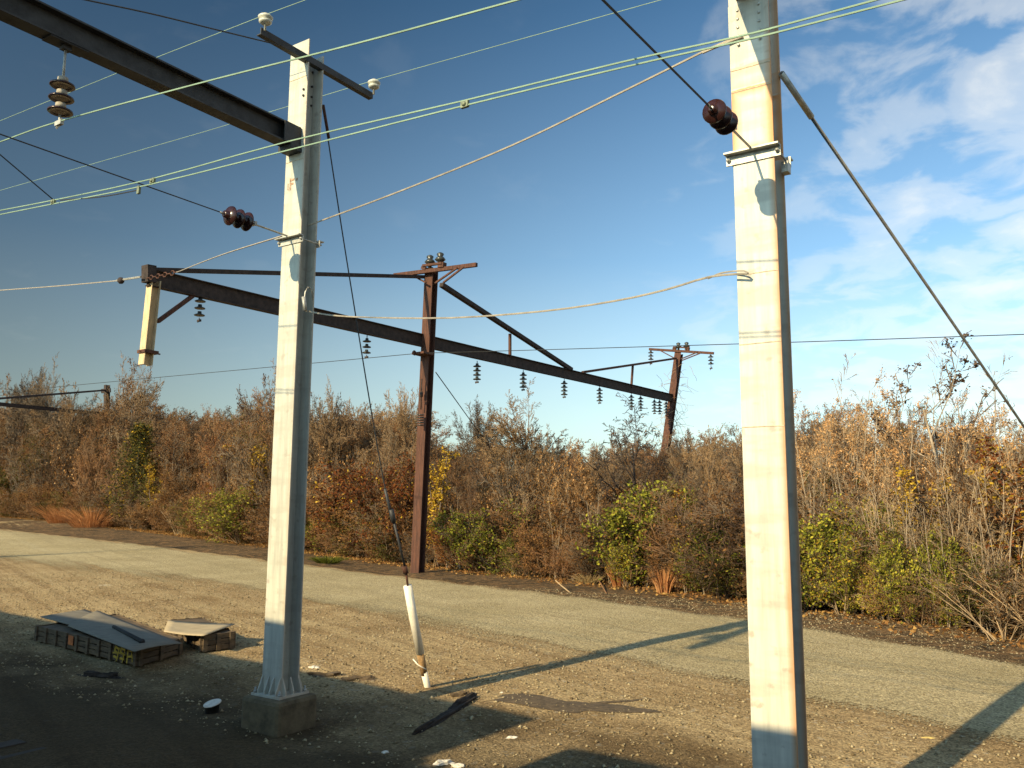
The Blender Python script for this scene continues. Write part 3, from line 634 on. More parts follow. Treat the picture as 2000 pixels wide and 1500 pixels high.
wB = ext(crv([onP(x, y, PW) for x, y in ((0, 277), (112, 238), (380, 165), (700, 84), (1010, 0))]), 14, 10)
wire('catenary_wire', wB, .0085, mWireG, 'green wire held by the hanging bells and passing the white pole top')
pa, pb = float(INS_A@P), float(INS_B@P)
wire('line_wire', ext([onP(0, 236, pa), onP(255, 132, pa), INS_A], 20, 0)+[onP(596, 0, pa), onP(700, -45, pa)], .005, mWireG, 'thin wire tied to the left end insulator of the crossarm')
wire('line_wire', ext([onP(0, 372, pb), onP(400, 257, pb), INS_B], 20, 0)+[onP(1290, 0, pb), onP(1500, -50, pb)], .005, mWireG, 'thin wire tied to the right end insulator of the crossarm')
wire('pull_off_cable', ext([pw1, s1a], 3, 0), .008, mWireD, 'dark cable running from the maroon bells out to the left edge', cat='cable')
wire('pull_off_cable', ext([pw2, s2a], 3, 0), .009, mWireD, 'dark cable running up from the glossy bells to the top edge', cat='cable')
wire('strain_rod', [s1b-(c1f-s1b)*.1, c1f], .014, mGalv, 'short rod between the maroon bells and the left pole clamp', cat='rod')
wire('strain_rod', [s2b-(c2f-s2b)*.1, c2f], .012, mGalv, 'short rod between the glossy bells and the right pole clamp', cat='rod')
c0 = onP(104, 390, PW); wire('pull_off_cable', ext([onT(0, 302, float(c0@T)), c0], 4, 0), .007, mWireD, 'short dark cable meeting the twin wires at the far left clamp', cat='cable')
wire('dropper_wire', crv([onP(118, 391, PW), onP(200, 384, PW), onP(272, 371, PW)]), .006, mWireD, 'dark sagging jumper just under the twin wires at the left', cat='wire')
m_ = MB(); c0 = onP(271, 371, PW); m_.box(c0, .018, .012, .04, T, P, Z); o = m_.build('wire_clamp', mClamp, None, loc=c0); tag(o, 'dark hanger clip where the crossing cable meets the twin wires', 'clamp')
wire('span_cable', ext(crv([onT(x, y, TL-.2) for x, y in ((168, 0), (300, 28), (430, 60), (545, 88))]), 4, 0), .010, mWireD, 'dark cable from the top edge to the crossarm of the left pole', cat='cable')
def between(px_pts, Y0, Y1, n=24):
    x0, x1 = px_pts[0], px_pts[-1]; tot = math.hypot(x1[0]-x0[0], x1[1]-x0[1]); out = []
    for p_ in px_pts:
        s_ = math.hypot(p_[0]-x0[0], p_[1]-x0[1])/tot; out.append(D(p_[0], p_[1], 1/((1-s_)/Y0+s_/Y1)))
    return crv(out, n)
wire('span_cable', between([(600, 441), (780, 374), (1000, 284), (1200, 187), (1375, 100)], 11.9, 7.5), .0115, mCable, 'taut grey cable rising from the left white pole to the right one', cat='cable')
wire('cable_dead_end', between([(1372, 102), (1400, 90), (1450, 70)], 7.5, 7.3), .018, mCable, 'thick spliced end of the taut cable at the right pole', cat='cable')
wire('span_cable', between([(594, 606), (640, 615), (720, 620), (880, 621), (1060, 608), (1200, 588), (1300, 566), (1385, 541), (1460, 534)], 11.8, 7.25), .0105, mCable, 'grey cable sagging between the two white poles above the bushes', cat='cable')
wire('cable_dead_end', between([(1383, 544), (1410, 533), (1450, 529), (1462, 534)], 7.6, 7.25), .008, mCable, 'short curled cable tail beside the right pole', cat='cable')

# guy of the left pole
an = G(835, 1342); Ya = an[1]; Yt = 12.15
gy_pts = [(631, 205), (645, 300), (668, 450), (692, 600), (718, 760), (742, 900), (762, 1000), (780, 1065), (793, 1112)]
def gyd(px_):
    s_ = (px_[1]-205)/(1342-205); return D(px_[0], px_[1], 1/((1-s_)/Yt+s_/Ya))
gy_ = thing('guy_wire', an, 'guy cable from the left white pole down to a white tube guard', 'guy wire')
m_ = MB(); m_.tube(crv([gyd(q) for q in gy_pts], 30), .011, 6); m_.build('cable', mWireD, gy_)
m_ = MB(); m_.tube([gyd((631, 205)), gyd((642, 270))], .024, 7); m_.build('top_fitting', mRust, gy_)
m_ = MB(); m_.tube([gyd((752, 955)), gyd((766, 1015))], .024, 8); m_.tube([gyd((764, 995)), gyd((769, 1020))], .042, 8); m_.tube([gyd((769, 1018)), gyd((792, 1112))], .019, 8); m_.build('strain_rod', mWireD, gy_)
m_ = MB(); m_.tube([gyd((789, 1106)), gyd((793, 1120))], .045, 8); m_.tube([gyd((793, 1118)), gyd((797, 1148))], .020, 6); m_.build('turnbuckle', mRust, gy_)
m_ = MB(); m_.tube([gyd((796, 1144)), gyd((806, 1200)), gyd((821, 1276))], .070, 12); m_.build('tube_guard', mPlastic, gy_)
m_ = MB(); m_.tube([gyd((820, 1272)), gyd((829, 1318))], .062, 10, .056); m_.build('peeled_wrap', mPeel, gy_)
m_ = MB(); m_.tube([gyd((828, 1312)), gyd((834, 1338)), gyd((837, 1352))], .056, 10, .050); m_.build('guard_stub', mPlastic, gy_)
m_ = MB(); m_.tube([gyd((815, 1287))+T*.05-P*.05, gyd((822, 1297))-P*.075, gyd((830, 1306))-T*.06-P*.04], .011, 6); m_.build('tie_strap', mPlastic, gy_)
# guy of the right pole
gb = G(2300, 1270); ga = C2+(-T)*.21+P*.10+Z*D(1527, 165, 7.6)[2]
g_ = thing('guy_wire', gb, 'thick guy cable running down right from the nearest white pole', 'guy wire')
m_ = MB(); m_.tube([ga, gb], .018, 7); m_.build('cable', mGreyC, g_)
m_ = MB(); m_.tube([ga, ga+(gb-ga)*.035], .031, 8); m_.build('socket', mGalv, g_)

# ------------------------------------------------------------------ rusty gantry
RB = G(815, 1119); TG = float(RB@T); PG = float(RB@P)
g4 = thing('rusty_gantry', RB, 'tall dark rusty gantry with a long beam on two posts, bushes behind', 'gantry')
Yr = RB[1]
def rg(x, y): return onT(x, y, TG)
m_ = MB(); m_.extr(RB-Z*.2, D(843, 525, Yr), HP(.46, .40, .03, .03), T); m_.build('post', mRust, g4)
m_ = MB(); b0, b1 = rg(288, 541), rg(1318, 779)
m_.extr(b0, b1, HP(.22, .56, .03, .02), T); m_.build('main_beam', mRustD, g4)
fp0 = rg(1326, 690); fb_ = b1+np.array([0, 0, -9.5]); base_f = onT(1296, 905, TG)
m_ = MB(); d_ = (base_f-fp0)/np.linalg.norm(base_f-fp0); m_.extr(fp0+d_*12.5, fp0, HP(.50, .42, .03, .03), T); o = m_.build('post', mRust, g4); o['label'] = 'far leaning post wrapped in vines'
def rod4(name, a_, b_, w_, h_, mt=mRustD):
    m_ = MB(); m_.extr(rg(*a_), rg(*b_), RP(h_, w_), Z if abs(a_[0]-b_[0]) > 8 else T); return m_.build(name, mt, g4)
rod4('tie_bar', (295, 527), (836, 541), .14, .14)
rod4('brace', (862, 556), (1116, 722), .22, .20)
rod4('brace', (1138, 727), (1320, 700), .16, .14, mRust)
rod4('strut', (996, 652), (996, 698), .12, .12, mRust)
rod4('strut', (1236, 713), (1233, 757), .12, .12, mRust)
rod4('knee_brace', (308, 628), (379, 576), .14, .12, mRust)
rod4('end_plate', (291, 519), (291, 552), .30, .34)
m_ = MB(); e0, e1_ = rg(301, 548), rg(284, 713); m_.extr(e0, e1_, HP(.30, .30, .02, .02), T); o = m_.build('hanging_post', mTan, g4); o['label'] = 'ochre post hanging from the left beam end'
m_ = MB(); cc = rg(289, 688); m_.sbox(cc, .24, .20, .05); m_.tube([cc-P*.3, cc+P*.42], .025, 6); m_.build('clamp', mRust, g4)
def crossarm(a_, b_, k, post_top, root, Pk, sz, knees):
    m_ = MB(); A_, B_ = onP(*a_, Pk), onP(*b_, Pk); m_.extr(A_, B_, RP(.14*sz, .12*sz), Z); m_.build('crossarm', mRust, root)
    for (q0, q1) in knees:
        m_ = MB(); m_.extr(onP(*q0, Pk-.1), onP(*q1, Pk-.1), RP(.06*sz, .06*sz), Z); m_.build('knee_brace', mRust, root)
crossarm((770, 538), (931, 517), 0, 0, g4, PG-.2, 1.2, [((800, 535), (832, 552)), ((893, 523), (850, 553)), ((905, 522), (866, 552))])
PF = float(rg(1326, 690)@P)
crossarm((1268, 682), (1394, 690), 0, 0, g4, PF-.25, 1.2, [((1290, 685), (1322, 702)), ((1370, 689), (1332, 704)), ((1362, 688), (1330, 701))])
def pinset(pts, Pk, s_):
    for q0 in pts:
        m_ = MB(); c = onP(*q0, Pk); m_.lathe(c-Z*.30*s_, Z, [(.07*s_, 0), (.06*s_, .13*s_), (.13*s_, .16*s_), (.20*s_, .22*s_), (.14*s_, .30*s_), (.08*s_, .32*s_), (.13*s_, .40*s_), (.12*s_, .44*s_), (.05*s_, .48*s_)], 12)
        o = m_.build('pin_insulator', mPorcD, g4)
pinset([(840, 508), (860, 503)], PG-.2, 1.25)
pinset([(1325, 675), (1341, 674)], PF-.25, 1.25)
m_ = MB(); m_.extr(onP(826, 519, PG-.3), onP(864, 514, PG-.3), RP(.1, .12), Z)
m_.extr(onP(830, 521, PG-.2), onP(828, 527, PG-.2), RP(.25, .2), T); m_.extr(onP(864, 513, PG-.2), onP(863, 523, PG-.2), RP(.3, .25), T); m_.build('insulator_bracket', mRust, g4)
m_ = MB(); m_.extr(onP(1315, 678, PF-.3), onP(1346, 679, PF-.3), RP(.1, .12), Z)
m_.extr(onP(1318, 679, PF-.2), onP(1317, 683, PF-.2), RP(.25, .2), T); m_.extr(onP(1343, 678, PF-.2), onP(1342, 684, PF-.2), RP(.3, .25), T); m_.build('insulator_bracket', mRust, g4)
m_ = MB(); cc = onP(820, 690, PG-.4); m_.sbox(cc+P*.2, .34, .34, .045); m_.lathe(cc-P*.2+T*.1, T, [(.09, 0), (.12, .04), (.09, .1)], 10); m_.build('bracket', mRust, g4)
m_ = MB(); m_.tube([onP(824, 740, PG-.32), onP(822, 800, PG-.32)], .03, 6); m_.tube([onP(823, 765, PG-.33), onP(823, 775, PG-.33)], .08, 6); m_.build('cable_riser', mRustD, g4)
m_ = MB()
for i in range(5): m_.lathe(onP(822, 812+i*5, PG-.42), Z, [(.04, 0), (.15, .02), (.15, .05), (.04, .07)], 10)
m_.build('strain_insulator', mPorcD, g4)
# strings under the rusty beam
xs = [(392, 574), (717, 655), (932, 705), (1022, 723), (1102, 740), (1171, 754), (1233, 768), (1251, 771), (1278, 778), (1288, 779), (1301, 782)]
lab = ['black bells hanging under the rusty beam near its ochre hanging post', 'black bells under the rusty beam between left white pole and rusty post', 'first black bells under the beam right of the rusty post',
       'second black bells under the beam right of the rusty post', 'black bells under the beam just left of where the two braces meet', 'black bells under the beam just right of where the two braces meet',
       'black bells below the small strut by the bare treetop', 'black bells right of the small strut by the bare treetop', 'leftmost of the three close black bell strings by the vine post',
       'middle of the three close black bell strings by the vine post', 'rightmost of the three black bell strings, touching the vine post']
for i, q0 in enumerate(xs):
    p0 = rg(*q0); big = i < 6
    string('insulator_string', p0, -Z, 3 if i < 2 else 4, lab[i], 'black bell strings under the rusty beam', mPorcD, .36 if i < 2 else .40, .235 if i < 2 else .21, 10, .10, hook=.12)
for q0, l in (((1271, 683), 'black bells hanging from the left end of the far crossarm'), ((1388, 691), 'black bells hanging from the right end of the far crossarm')):
    string('insulator_string', onP(*q0, PF-.25), -Z, 3, l, 'black bell strings under the far crossarm', mPorcD, .42, .25, 10, .25, hook=.08)
# long wires and cables of the rusty gantry
wire('line_wire', ext(crv([onP(x, y, PG-.45) for x, y in ((0, 766), (300, 738), (560, 714), (818, 690))]), 30, 0), .016, mWireD, 'thin dark wire from the rusty post out to the left edge', 4)
wire('line_wire', ext(crv([onP(x, y, PG-.45) for x, y in ((818, 690), (1100, 682), (1560, 668), (2000, 653))]), 0, 20), .015, mWireD, 'thin dark wire from the rusty post out to the right edge', 4)
wire('guy_wire', [rg(851, 727), D(925, 830, 46), D(1010, 945, 56)], .03, mWireD, 'thin guy cable slanting from the rusty post into the trees', 4, 'guy wire')
GE = rg(292, 545)
wire('span_cable', crv([D(560, 458, 12.0), D(430, 499, 16.2), D(345, 532, 22.5)]), .0125, mCable, 'grey cable from the left pole clamp to the rusty beam end', cat='cable')
m_ = MB(); pA, pB = D(348, 531, 22.5), GE-P*.1
for i in range(9):
    c = pA+(pB-pA)*(i+.5)/9; d_ = (pB-pA)/9*.62; s_ = Z if i % 2 else T
    m_.tube([c-d_, c-d_*.4+s_*.06, c+d_*.4+s_*.06, c+d_, c+d_*.4-s_*.06, c-d_*.4-s_*.06, c-d_], .018, 5)
o = m_.build('chain', mRust, None, loc=pA); tag(o, 'rusty chain hooking the grey cable to the beam end', 'chain')
GY = GE[1]
wire('span_cable', ext(crv([D(0, 567, GY*1.25), D(120, 558, GY*1.12), D(232, 548, GY*1.03)]), 12, 0), .018, mCable, 'grey cable running from the rusty beam end to the left edge', cat='cable')
wire('cable_dead_end', [D(228, 548, GY*1.03), GE-P*.3], .035, mGalv, 'thick fitting joining the grey cable to the rusty beam end', cat='cable')
m_ = MB(); c = D(236, 548, GY*1.02); m_.lathe(c, T, [(.05, -.1), (.11, -.03), (.11, .03), (.05, .1)], 8); o = m_.build('cable_link', mRustD, None, loc=c); tag(o, 'small dark link on the grey cable left of the beam end', 'link')

# distant gantry half hidden in the trees at far left
YD = 100
dg = thing('rusty_gantry', D(208, 1030, YD), 'small dark gantry post and beam among the treetops at far left', 'gantry')
m_ = MB(); m_.extr(D(206, 1040, YD), D(209, 752, YD), HP(.5, .5, .04, .04), T); m_.build('post', mRustD, dg)
m_ = MB(); a_ = D(205, 809, YD); m_.extr(a_, a_-P*40, RP(.40, .3), Z); m_.build('main_beam', mRustD, dg)
m_ = MB(); m_.extr(D(207, 762, YD), D(-10, 779, YD*.8), RP(.2, .2), Z); m_.build('tie_bar', mRustD, dg)
m_ = MB(); m_.extr(D(198, 764, YD), D(216, 762, YD), RP(.5, .2), Z); m_.build('cap', mRustD, dg)

# ------------------------------------------------------------------ things lying about
def sheet_board(name, cs, th, m, parent=None, bend=0, nx_=8, ny_=6):
    """thin board through four corner points, bowed up in the middle"""
    cs = [np.array(c, float) for c in cs]; top = []
    for j in range(ny_+1):
        for i in range(nx_+1):
            u, v = i/nx_, j/ny_; p_ = cs[0]*(1-u)*(1-v)+cs[1]*u*(1-v)+cs[2]*u*v+cs[3]*(1-u)*v
            top.append(p_+Z*bend*math.sin(math.pi*u)*(.6+.4*math.sin(math.pi*v)))
    n = len(top); vs = top+[q-Z*th for q in top]; fs = []
    W_ = nx_+1
    for j in range(ny_):
        for i in range(nx_):
            a_ = j*W_+i; fs.append((a_, a_+1, a_+W_+1, a_+W_)); fs.append((n+a_, n+a_+W_, n+a_+W_+1, n+a_+1))
    rim = [i for i in range(W_)]+[j*W_+nx_ for j in range(1, ny_+1)]+[ny_*W_+i for i in range(nx_-1, -1, -1)]+[j*W_ for j in range(ny_-1, 0, -1)]
    for a_, b_ in zip(rim, rim[1:]+rim[:1]): fs.append((a_, n+a_, n+b_, b_))
    m_ = MB(); m_.sm = True; m_.add(vs, fs); return m_
# big low crate: corners on the ground from the photograph
A0 = G(268, 1307); A1 = G(352, 1280); A2 = G(225, 1228); A3 = G(70, 1255)
for q in (A0, A1, A2, A3): q[2] = 0
ctr = (A0+A1+A2+A3)/4
cr = thing('wooden_crate', ctr, 'long low wooden crate with yellow spray marks, in the train shadow', 'crate')
def wall_planks(a_, b_, z0, z1, rows, th, mt, root, name='plank', posts=True):
    ax = (b_-a_); Ln = np.linalg.norm(ax); ax = ax/Ln; nn = np.cross(ax, Z); hh = (z1-z0)/rows
    for r_ in range(rows):
        m_ = MB(); m_.box((a_+b_)/2+Z*(z0+hh*(r_+.5))+nn*rnd.uniform(-.004, .004), Ln/2, th/2, hh/2-.008, ax, nn, Z); m_.build(name, mt, root)
    if posts:
        k = max(2, int(Ln/.45))
        for i in range(k+1):
            c = a_+ax*(.05+(Ln-.1)*i/k); m_ = MB(); m_.box(c+nn*(th/2+.018)+Z*(z0+z1)/2, .045, .016, (z1-z0)/2, ax, nn, Z); m_.build('batten', mt, root)
H1 = .34
for a_, b_ in ((A0, A1), (A1, A2), (A2, A3), (A3, A0)): wall_planks(a_, b_, .03, H1, 3, .022, mWood, cr)
m_ = MB(); q = [c+Z*(H1-.03) for c in (A0, A1, A2, A3)]; m_.add(q+[c-Z*.03 for c in q], [(0, 1, 2, 3), (7, 6, 5, 4), (0, 4, 5, 1), (1, 5, 6, 2), (2, 6, 7, 3), (3, 7, 4, 0)]); m_.build('deck', mWood, cr)
# yellow spray marks on the long front side next to the near corner
ax = (A3-A0); Ln = np.linalg.norm(ax); ax = ax/Ln; nn = np.cross(ax, Z); nn = nn if nn[1] < 0 else -nn
def stroke(m, pts, r=.016):
    for (u0, v0), (u1, v1) in zip(pts, pts[1:]):
        a_ = A0+ax*u0+Z*v0+nn*.052; b_ = A0+ax*u1+Z*v1+nn*.052; d_ = b_-a_; L_ = np.linalg.norm(d_)+1e-6; d_ = d_/L_
        m.box((a_+b_)/2, L_/2+r*.7, .002, r, d_, nn, np.cross(d_, nn))
m_ = MB()
w0 = .30   # three scrawled glyphs read towards the corner: a barred S, a barred S and a P
stroke(m_, [(.64, .27), (.76, .30), (.78, .22), (.66, .19), (.66, .10), (.80, .12)], .02); stroke(m_, [(.60, .20), (.84, .18)], .012)
stroke(m_, [(.60, .29), (.70, .05)], .011)
stroke(m_, [(.42, .28), (.54, .29), (.55, .21), (.44, .19), (.43, .11), (.56, .11)], .02); stroke(m_, [(.38, .19), (.60, .20)], .012); stroke(m_, [(.40, .29), (.47, .04)], .011)
stroke(m_, [(.30, .06), (.28, .29), (.14, .28), (.14, .19), (.29, .17)], .018); stroke(m_, [(.12, .20), (.10, .10)], .012)
m_.build('spray_marks', mYel, cr)
m_ = MB(); c = A3+(A0-A3)*.40; m_.box(c+nn*.053+Z*.22, .11, .003, .09, ax, nn, Z); m_.build('orange_patch', mOr, cr)
def up(px_, z):   # pixel to the horizontal plane at height z
    d = ray(*px_); return CAM+d*((z-CH)/d[2])
bd = [up((262, 1272), .37), up((356, 1256), .38), up((190, 1192), .46), up((132, 1222), .40)]
m_ = sheet_board('plywood_sheet', bd, .014, mPly, bend=.045); o = m_.build('plywood_sheet', mPly, None, loc=bd[0]); tag(o, 'large bowed grey plywood sheet lying over the low crate', 'plywood')
bd = [up((140, 1221), .39), up((215, 1206), .415), up((165, 1190), .42), up((78, 1204), .37)]
m_ = sheet_board('plywood_sheet', bd, .014, mPly, bend=.01); o = m_.build('plywood_sheet', mPly, None, loc=bd[0]); tag(o, 'smaller darker board at the left back corner of the crate', 'board')
m_ = MB(); a_, b_ = up((222, 1224), .47), up((277, 1253), .43); m_.tube([a_, b_], .035, 7, .042); m_.lathe(b_, (b_-a_), [(.05, -.02), (.055, .02), (.03, .04)], 8)
o = m_.build('black_pipe', mBlack, None, loc=a_); tag(o, 'short black pipe lying on the large plywood sheet', 'pipe')
B0 = G(394, 1276); B1 = G(455, 1268); B2 = G(420, 1228); B3 = G(335, 1242)
for q in (B0, B1, B2, B3): q[2] = 0
B2 = B1+(B3-B0)*.95
cr2 = thing('wooden_crate', (B0+B1+B2+B3)/4, 'small sunlit wooden box with pale lid right of the long crate', 'crate')
H2 = .36
for a_, b_ in ((B0, B1), (B1, B2), (B2, B3), (B3, B0)): wall_planks(a_, b_, .03, H2, 3, .02, mWood, cr2)
m_ = MB(); q = [c+Z*(H2-.02) for c in (B0, B1, B2, B3)]; m_.add(q+[c-Z*.02 for c in q], [(0, 1, 2, 3), (7, 6, 5, 4), (0, 4, 5, 1), (1, 5, 6, 2), (2, 6, 7, 3), (3, 7, 4, 0)]); m_.build('deck', mWood, cr2)
bd = [up((320, 1233), .37), up((398, 1241), .39), up((460, 1218), .43), up((328, 1211), .42)]
m_ = sheet_board('plywood_sheet', bd, .012, mPly2, bend=-.03); o = m_.build('plywood_sheet', mPly2, None, loc=bd[0]); tag(o, 'curled tan plywood lid on the small wooden box', 'plywood')

def lump(name, c, sx, sy, sz, m, label, cat, seed=0, yaw=0, n=3, rough=.3):
    import bmesh
    bm_ = bmesh.new(); bmesh.ops.create_icosphere(bm_, subdivisions=n, radius=1); r_ = random.Random(seed)
    from mathutils import noise
    for v in bm_.verts:
        k = 1+rough*noise.noise(v.co*1.7+Vector((seed, 0, 0)))*2+rough*.5*noise.noise(v.co*4+Vector((0, seed, 0)))
        v.co = Vector((v.co.x*sx*k, v.co.y*sy*k, max(-.15*sz, v.co.z*sz*k)))
    me = bpy.data.meshes.new(name); bm_.to_mesh(me); bm_.free(); me.materials.append(m)
    o = bpy.data.objects.new(name, me); C.objects.link(o); o.location = Vector(c); o.rotation_euler = (0, 0, yaw); return tag(o, label, cat)
lump('litter', G(612, 1304), .10, .06, .03, mTrash, 'crumpled white litter on the dirt right of the white pole', 'litter', 1)
lump('litter', G(866, 1492), .11, .05, .05, mTrash, 'crumpled white rag at the bottom edge right of centre', 'litter', 2, .4)
lump('litter', G(893, 1497), .10, .05, .03, mTrash, 'flat pale scrap beside the white rag at the bottom edge', 'litter', 3, -.3)
lump('litter', G(1000, 1441), .07, .04, .02, mTrash, 'small pale scrap on the dirt below the dark stain', 'litter', 5, .2)
lump('litter', G(752, 1470), .05, .03, .02, mTrash, 'tiny pale scrap in the shade left of the white rag', 'litter', 6, .2)
lump('litter', G(980, 1353), .03, .02, .015, mTrash, 'tiny white crumb above the dark stain on the dirt', 'litter', 8, .2)
lump('dry_leaf', G(1812, 1441), .07, .035, .012, mat('yellow_leaf', (.62, .48, .16), .8), 'single yellow leaf lying on the gravel at lower right', 'leaf', 7)
lump('paper_strip', G(205, 1143), .22, .04, .012, mTrash, 'long thin white strip lying on the gravel at left', 'paper', 9, math.radians(25))
# bucket with pale lid
bk = G(414, 1392); r = thing('bucket', bk, 'dark bucket with an oval pale lid in the shade by the foundation', 'bucket')
m_ = MB(); m_.lathe(bk-Z*.02, Z, [(.09, 0), (.10, .13), (.105, .13)], 18); m_.build('bucket_body', mBlack, r)
m_ = MB(); ax_ = np.array([-.18, -.25, 1]); m_.lathe(bk+Z*.125, ax_, [(.125, 0), (.125, .010), (.11, .014), (.06, .014), (.01, .016)], 20); m_.build('lid', mTrash, r)
# a dark stick, ground-shadow streaks shaped as dark lumps, and dark blotches
for (a_, b_, rr, l) in (((806, 1440), (925, 1368), .038, 'long dark lump shaped as a ground shadow below the tube guard'), ((880, 1390), (928, 1360), .05, 'short dark lump shaped as shadow beside the long one'),
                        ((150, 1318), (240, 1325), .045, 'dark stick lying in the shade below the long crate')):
    p0, p1 = G(*a_), G(*b_); dd_ = p1-p0; lump('timber_and_shade', (p0+p1)/2, np.linalg.norm(dd_)/2, rr*1.5, rr*1.7, mStickShade, l, 'timber_and_shade', int(a_[0]), math.atan2(dd_[1], dd_[0]), 4, .34)
def blotch(name, c, sx, sy, yaw, m, label, seed):
    n = 30; pts = []; r_ = random.Random(seed); ph = [r_.uniform(0, 6) for _ in range(5)]
    for i in range(n):
        t_ = 2*math.pi*i/n; k = 1+.22*math.sin(2*t_+ph[0])+.15*math.sin(3*t_+ph[1])+.12*math.sin(5*t_+ph[2])+.08*math.sin(9*t_+ph[3])
        x_, y_ = sx*k*math.cos(t_), sy*k*math.sin(t_); pts.append(np.array([c[0]+x_*math.cos(yaw)-y_*math.sin(yaw), c[1]+x_*math.sin(yaw)+y_*math.cos(yaw)]))
    vs = []
    for s_ in (1, .8, .55, .3): vs += [(c[0]+(p_[0]-c[0])*s_, c[1]+(p_[1]-c[1])*s_) for p_ in pts]
    vs = [(x_, y_, gz(x_, y_)+.008+.012*(k_//n)/3) for k_, (x_, y_) in enumerate(vs)]
    fs = [(j*n+i, j*n+(i+1) % n, (j+1)*n+(i+1) % n, (j+1)*n+i) for j in range(3) for i in range(n)]+[tuple(range(3*n, 4*n))]
    m_ = MB(); m_.sm = True; m_.add(vs, fs); o = m_.build(name, m, None); tag(o, label, 'blotch'); o['kind'] = 'structure'; return o
mBlotch = mat('blotch_soil', (.10, .072, .042), 1, 0, .35, 14, .8)  # flat dark patches with wavy outlines laid on the dirt
c_ = G(1105, 1378); blotch('dark_blotch', c_, 1.0, .42, math.radians(-20), mBlotch, 'dark patch on the dirt', 4)
c_ = G(1195, 1372); blotch('dark_blotch', c_, .55, .07, math.radians(20), mBlotch, 'dark patch on the dirt', 9)
for i, (px_, sz) in enumerate((((640, 1320), .3), ((700, 1328), .25), ((900, 1360), .12))):
    lump('dirt_clod', G(*px_), sz, sz*.35, .06, mat('clod', (.09, .065, .04), 1, 0, .3, 12, .8), ('dark ridge of clods right of the foundation block', 'second dark ridge of clods farther right of the foundation', 'small clod at the end of the long dark lump')[i], 'dirt', 20+i, .1, 3, .5)
#PLANTS
# ------------------------------------------------------------------ vegetation
class Plant:
    def __init__(s, seed): s.r = random.Random(seed); s.seg = {0: [], 1: []}; s.tips = []
    def grow(s, p, d, L, r, lv, cfg):
        c = cfg[lv]; n = c['n']; st = L/n; R_ = s.r; pts = [(p, r)]
        for i in range(n):
            j = c['jit']; d = (d+Vector((R_.uniform(-j, j), R_.uniform(-j, j), R_.uniform(-j, j)*.7+c['up']))).normalized()
            q = p+d*st; r2 = max(r*(1-.75*(i+1)/n), c.get('rmin', .003)); s.seg[0 if lv <= c.get('tl', 1) and lv < 2 else 1].append((p, q, max(pts[-1][1], .003), r2)); p = q; pts.append((p, r2))
        if lv+1 < len(cfg):
            k = cfg[lv+1]; m = k['num']; m = max(1, int(m*R_.uniform(.8, 1.2)))
            for i in range(m):
                f = k['from']+(1-k['from'])*(i+R_.random())/m; f = min(f, .999); a = f*n; i0 = int(a); t = a-i0
                b = pts[i0][0].lerp(pts[i0+1][0], t); rr = pts[i0][1]*(1-t)+pts[i0+1][1]*t
                ax = (pts[i0+1][0]-pts[i0][0]).normalized(); an = math.radians(abs(R_.gauss(k['ang'], k.get('asd', k['ang']*.3)))); az = R_.uniform(0, 6.283)
                u = ax.orthogonal().normalized(); v = ax.cross(u); nd = ax*math.cos(an)+(u*math.cos(az)+v*math.sin(az))*math.sin(an)
                ll = L*k['len']*R_.uniform(k.get('lmin', .65), k.get('lmax', 1.2))*(1-k.get('tap', .45)*f)
                s.grow(b, nd, ll, max(rr*k['rad'], .003), lv+1, cfg)
        if lv >= len(cfg)-2: s.tips += [q[0] for q in pts[1:]]
def tubes(segs, sides=3):
    if not segs: return np.zeros((0, 3)), np.zeros((0, 4), int)
    a = np.array([x[0][:] for x in segs]); b = np.array([x[1][:] for x in segs]); r0 = np.array([x[2] for x in segs]); r1 = np.array([x[3] for x in segs])
    d = b-a; d /= np.maximum(np.linalg.norm(d, axis=1), 1e-9)[:, None]; h = np.where(np.abs(d[:, 2:3]) < .9, [[0, 0, 1.]], [[1., 0, 0]])
    x = np.cross(d, h); x /= np.linalg.norm(x, axis=1)[:, None]; y = np.cross(d, x); vs = []
    for P_, R_ in ((a, r0), (b, r1)):
        for k in range(sides):
            t = 2*math.pi*k/sides; vs.append(P_+(x*math.cos(t)+y*math.sin(t))*R_[:, None])
    V = np.stack(vs, 1).reshape(-1, 3); n = len(segs); f = np.array([[k, (k+1) % sides, sides+(k+1) % sides, sides+k] for k in range(sides)])
    return V, (f[None]+2*sides*np.arange(n)[:, None, None]).reshape(-1, 4)
def leaves(tips, rg_, per, size, spread, asp=.55, droop=0, clump=0):
    if not per: return np.zeros((0, 3)), np.zeros((0, 4), int)
    T_ = np.array([t[:] for t in tips]); k = int(len(T_)*per)
    if clump: T_ = T_[rg_.permutation(len(T_))[:max(3, int(len(T_)*clump))]]
    c = T_[rg_.randint(0, len(T_), k)]+rg_.randn(k, 3)*spread
    a1 = rg_.randn(k, 3); a1[:, 2] -= droop; a1 /= np.linalg.norm(a1, axis=1)[:, None]; a2 = np.cross(a1, rg_.randn(k, 3)); a2 /= np.linalg.norm(a2, axis=1)[:, None]
    s_ = (size*(.5+rg_.rand(k)))[:, None]
    V = np.stack([c-a1*s_, c+a2*s_*asp, c+a1*s_, c-a2*s_*asp], 1).reshape(-1, 3)
    return V, np.arange(4*k).reshape(-1, 4)
def L(n, jit, up, num=0, frm=.2, ang=45, ln=.5, rad=.5, **k): return dict(n=n, jit=jit, up=up, num=num, **{'from': frm}, ang=ang, len=ln, rad=rad, **k)
protos = {}; rad_ = {}
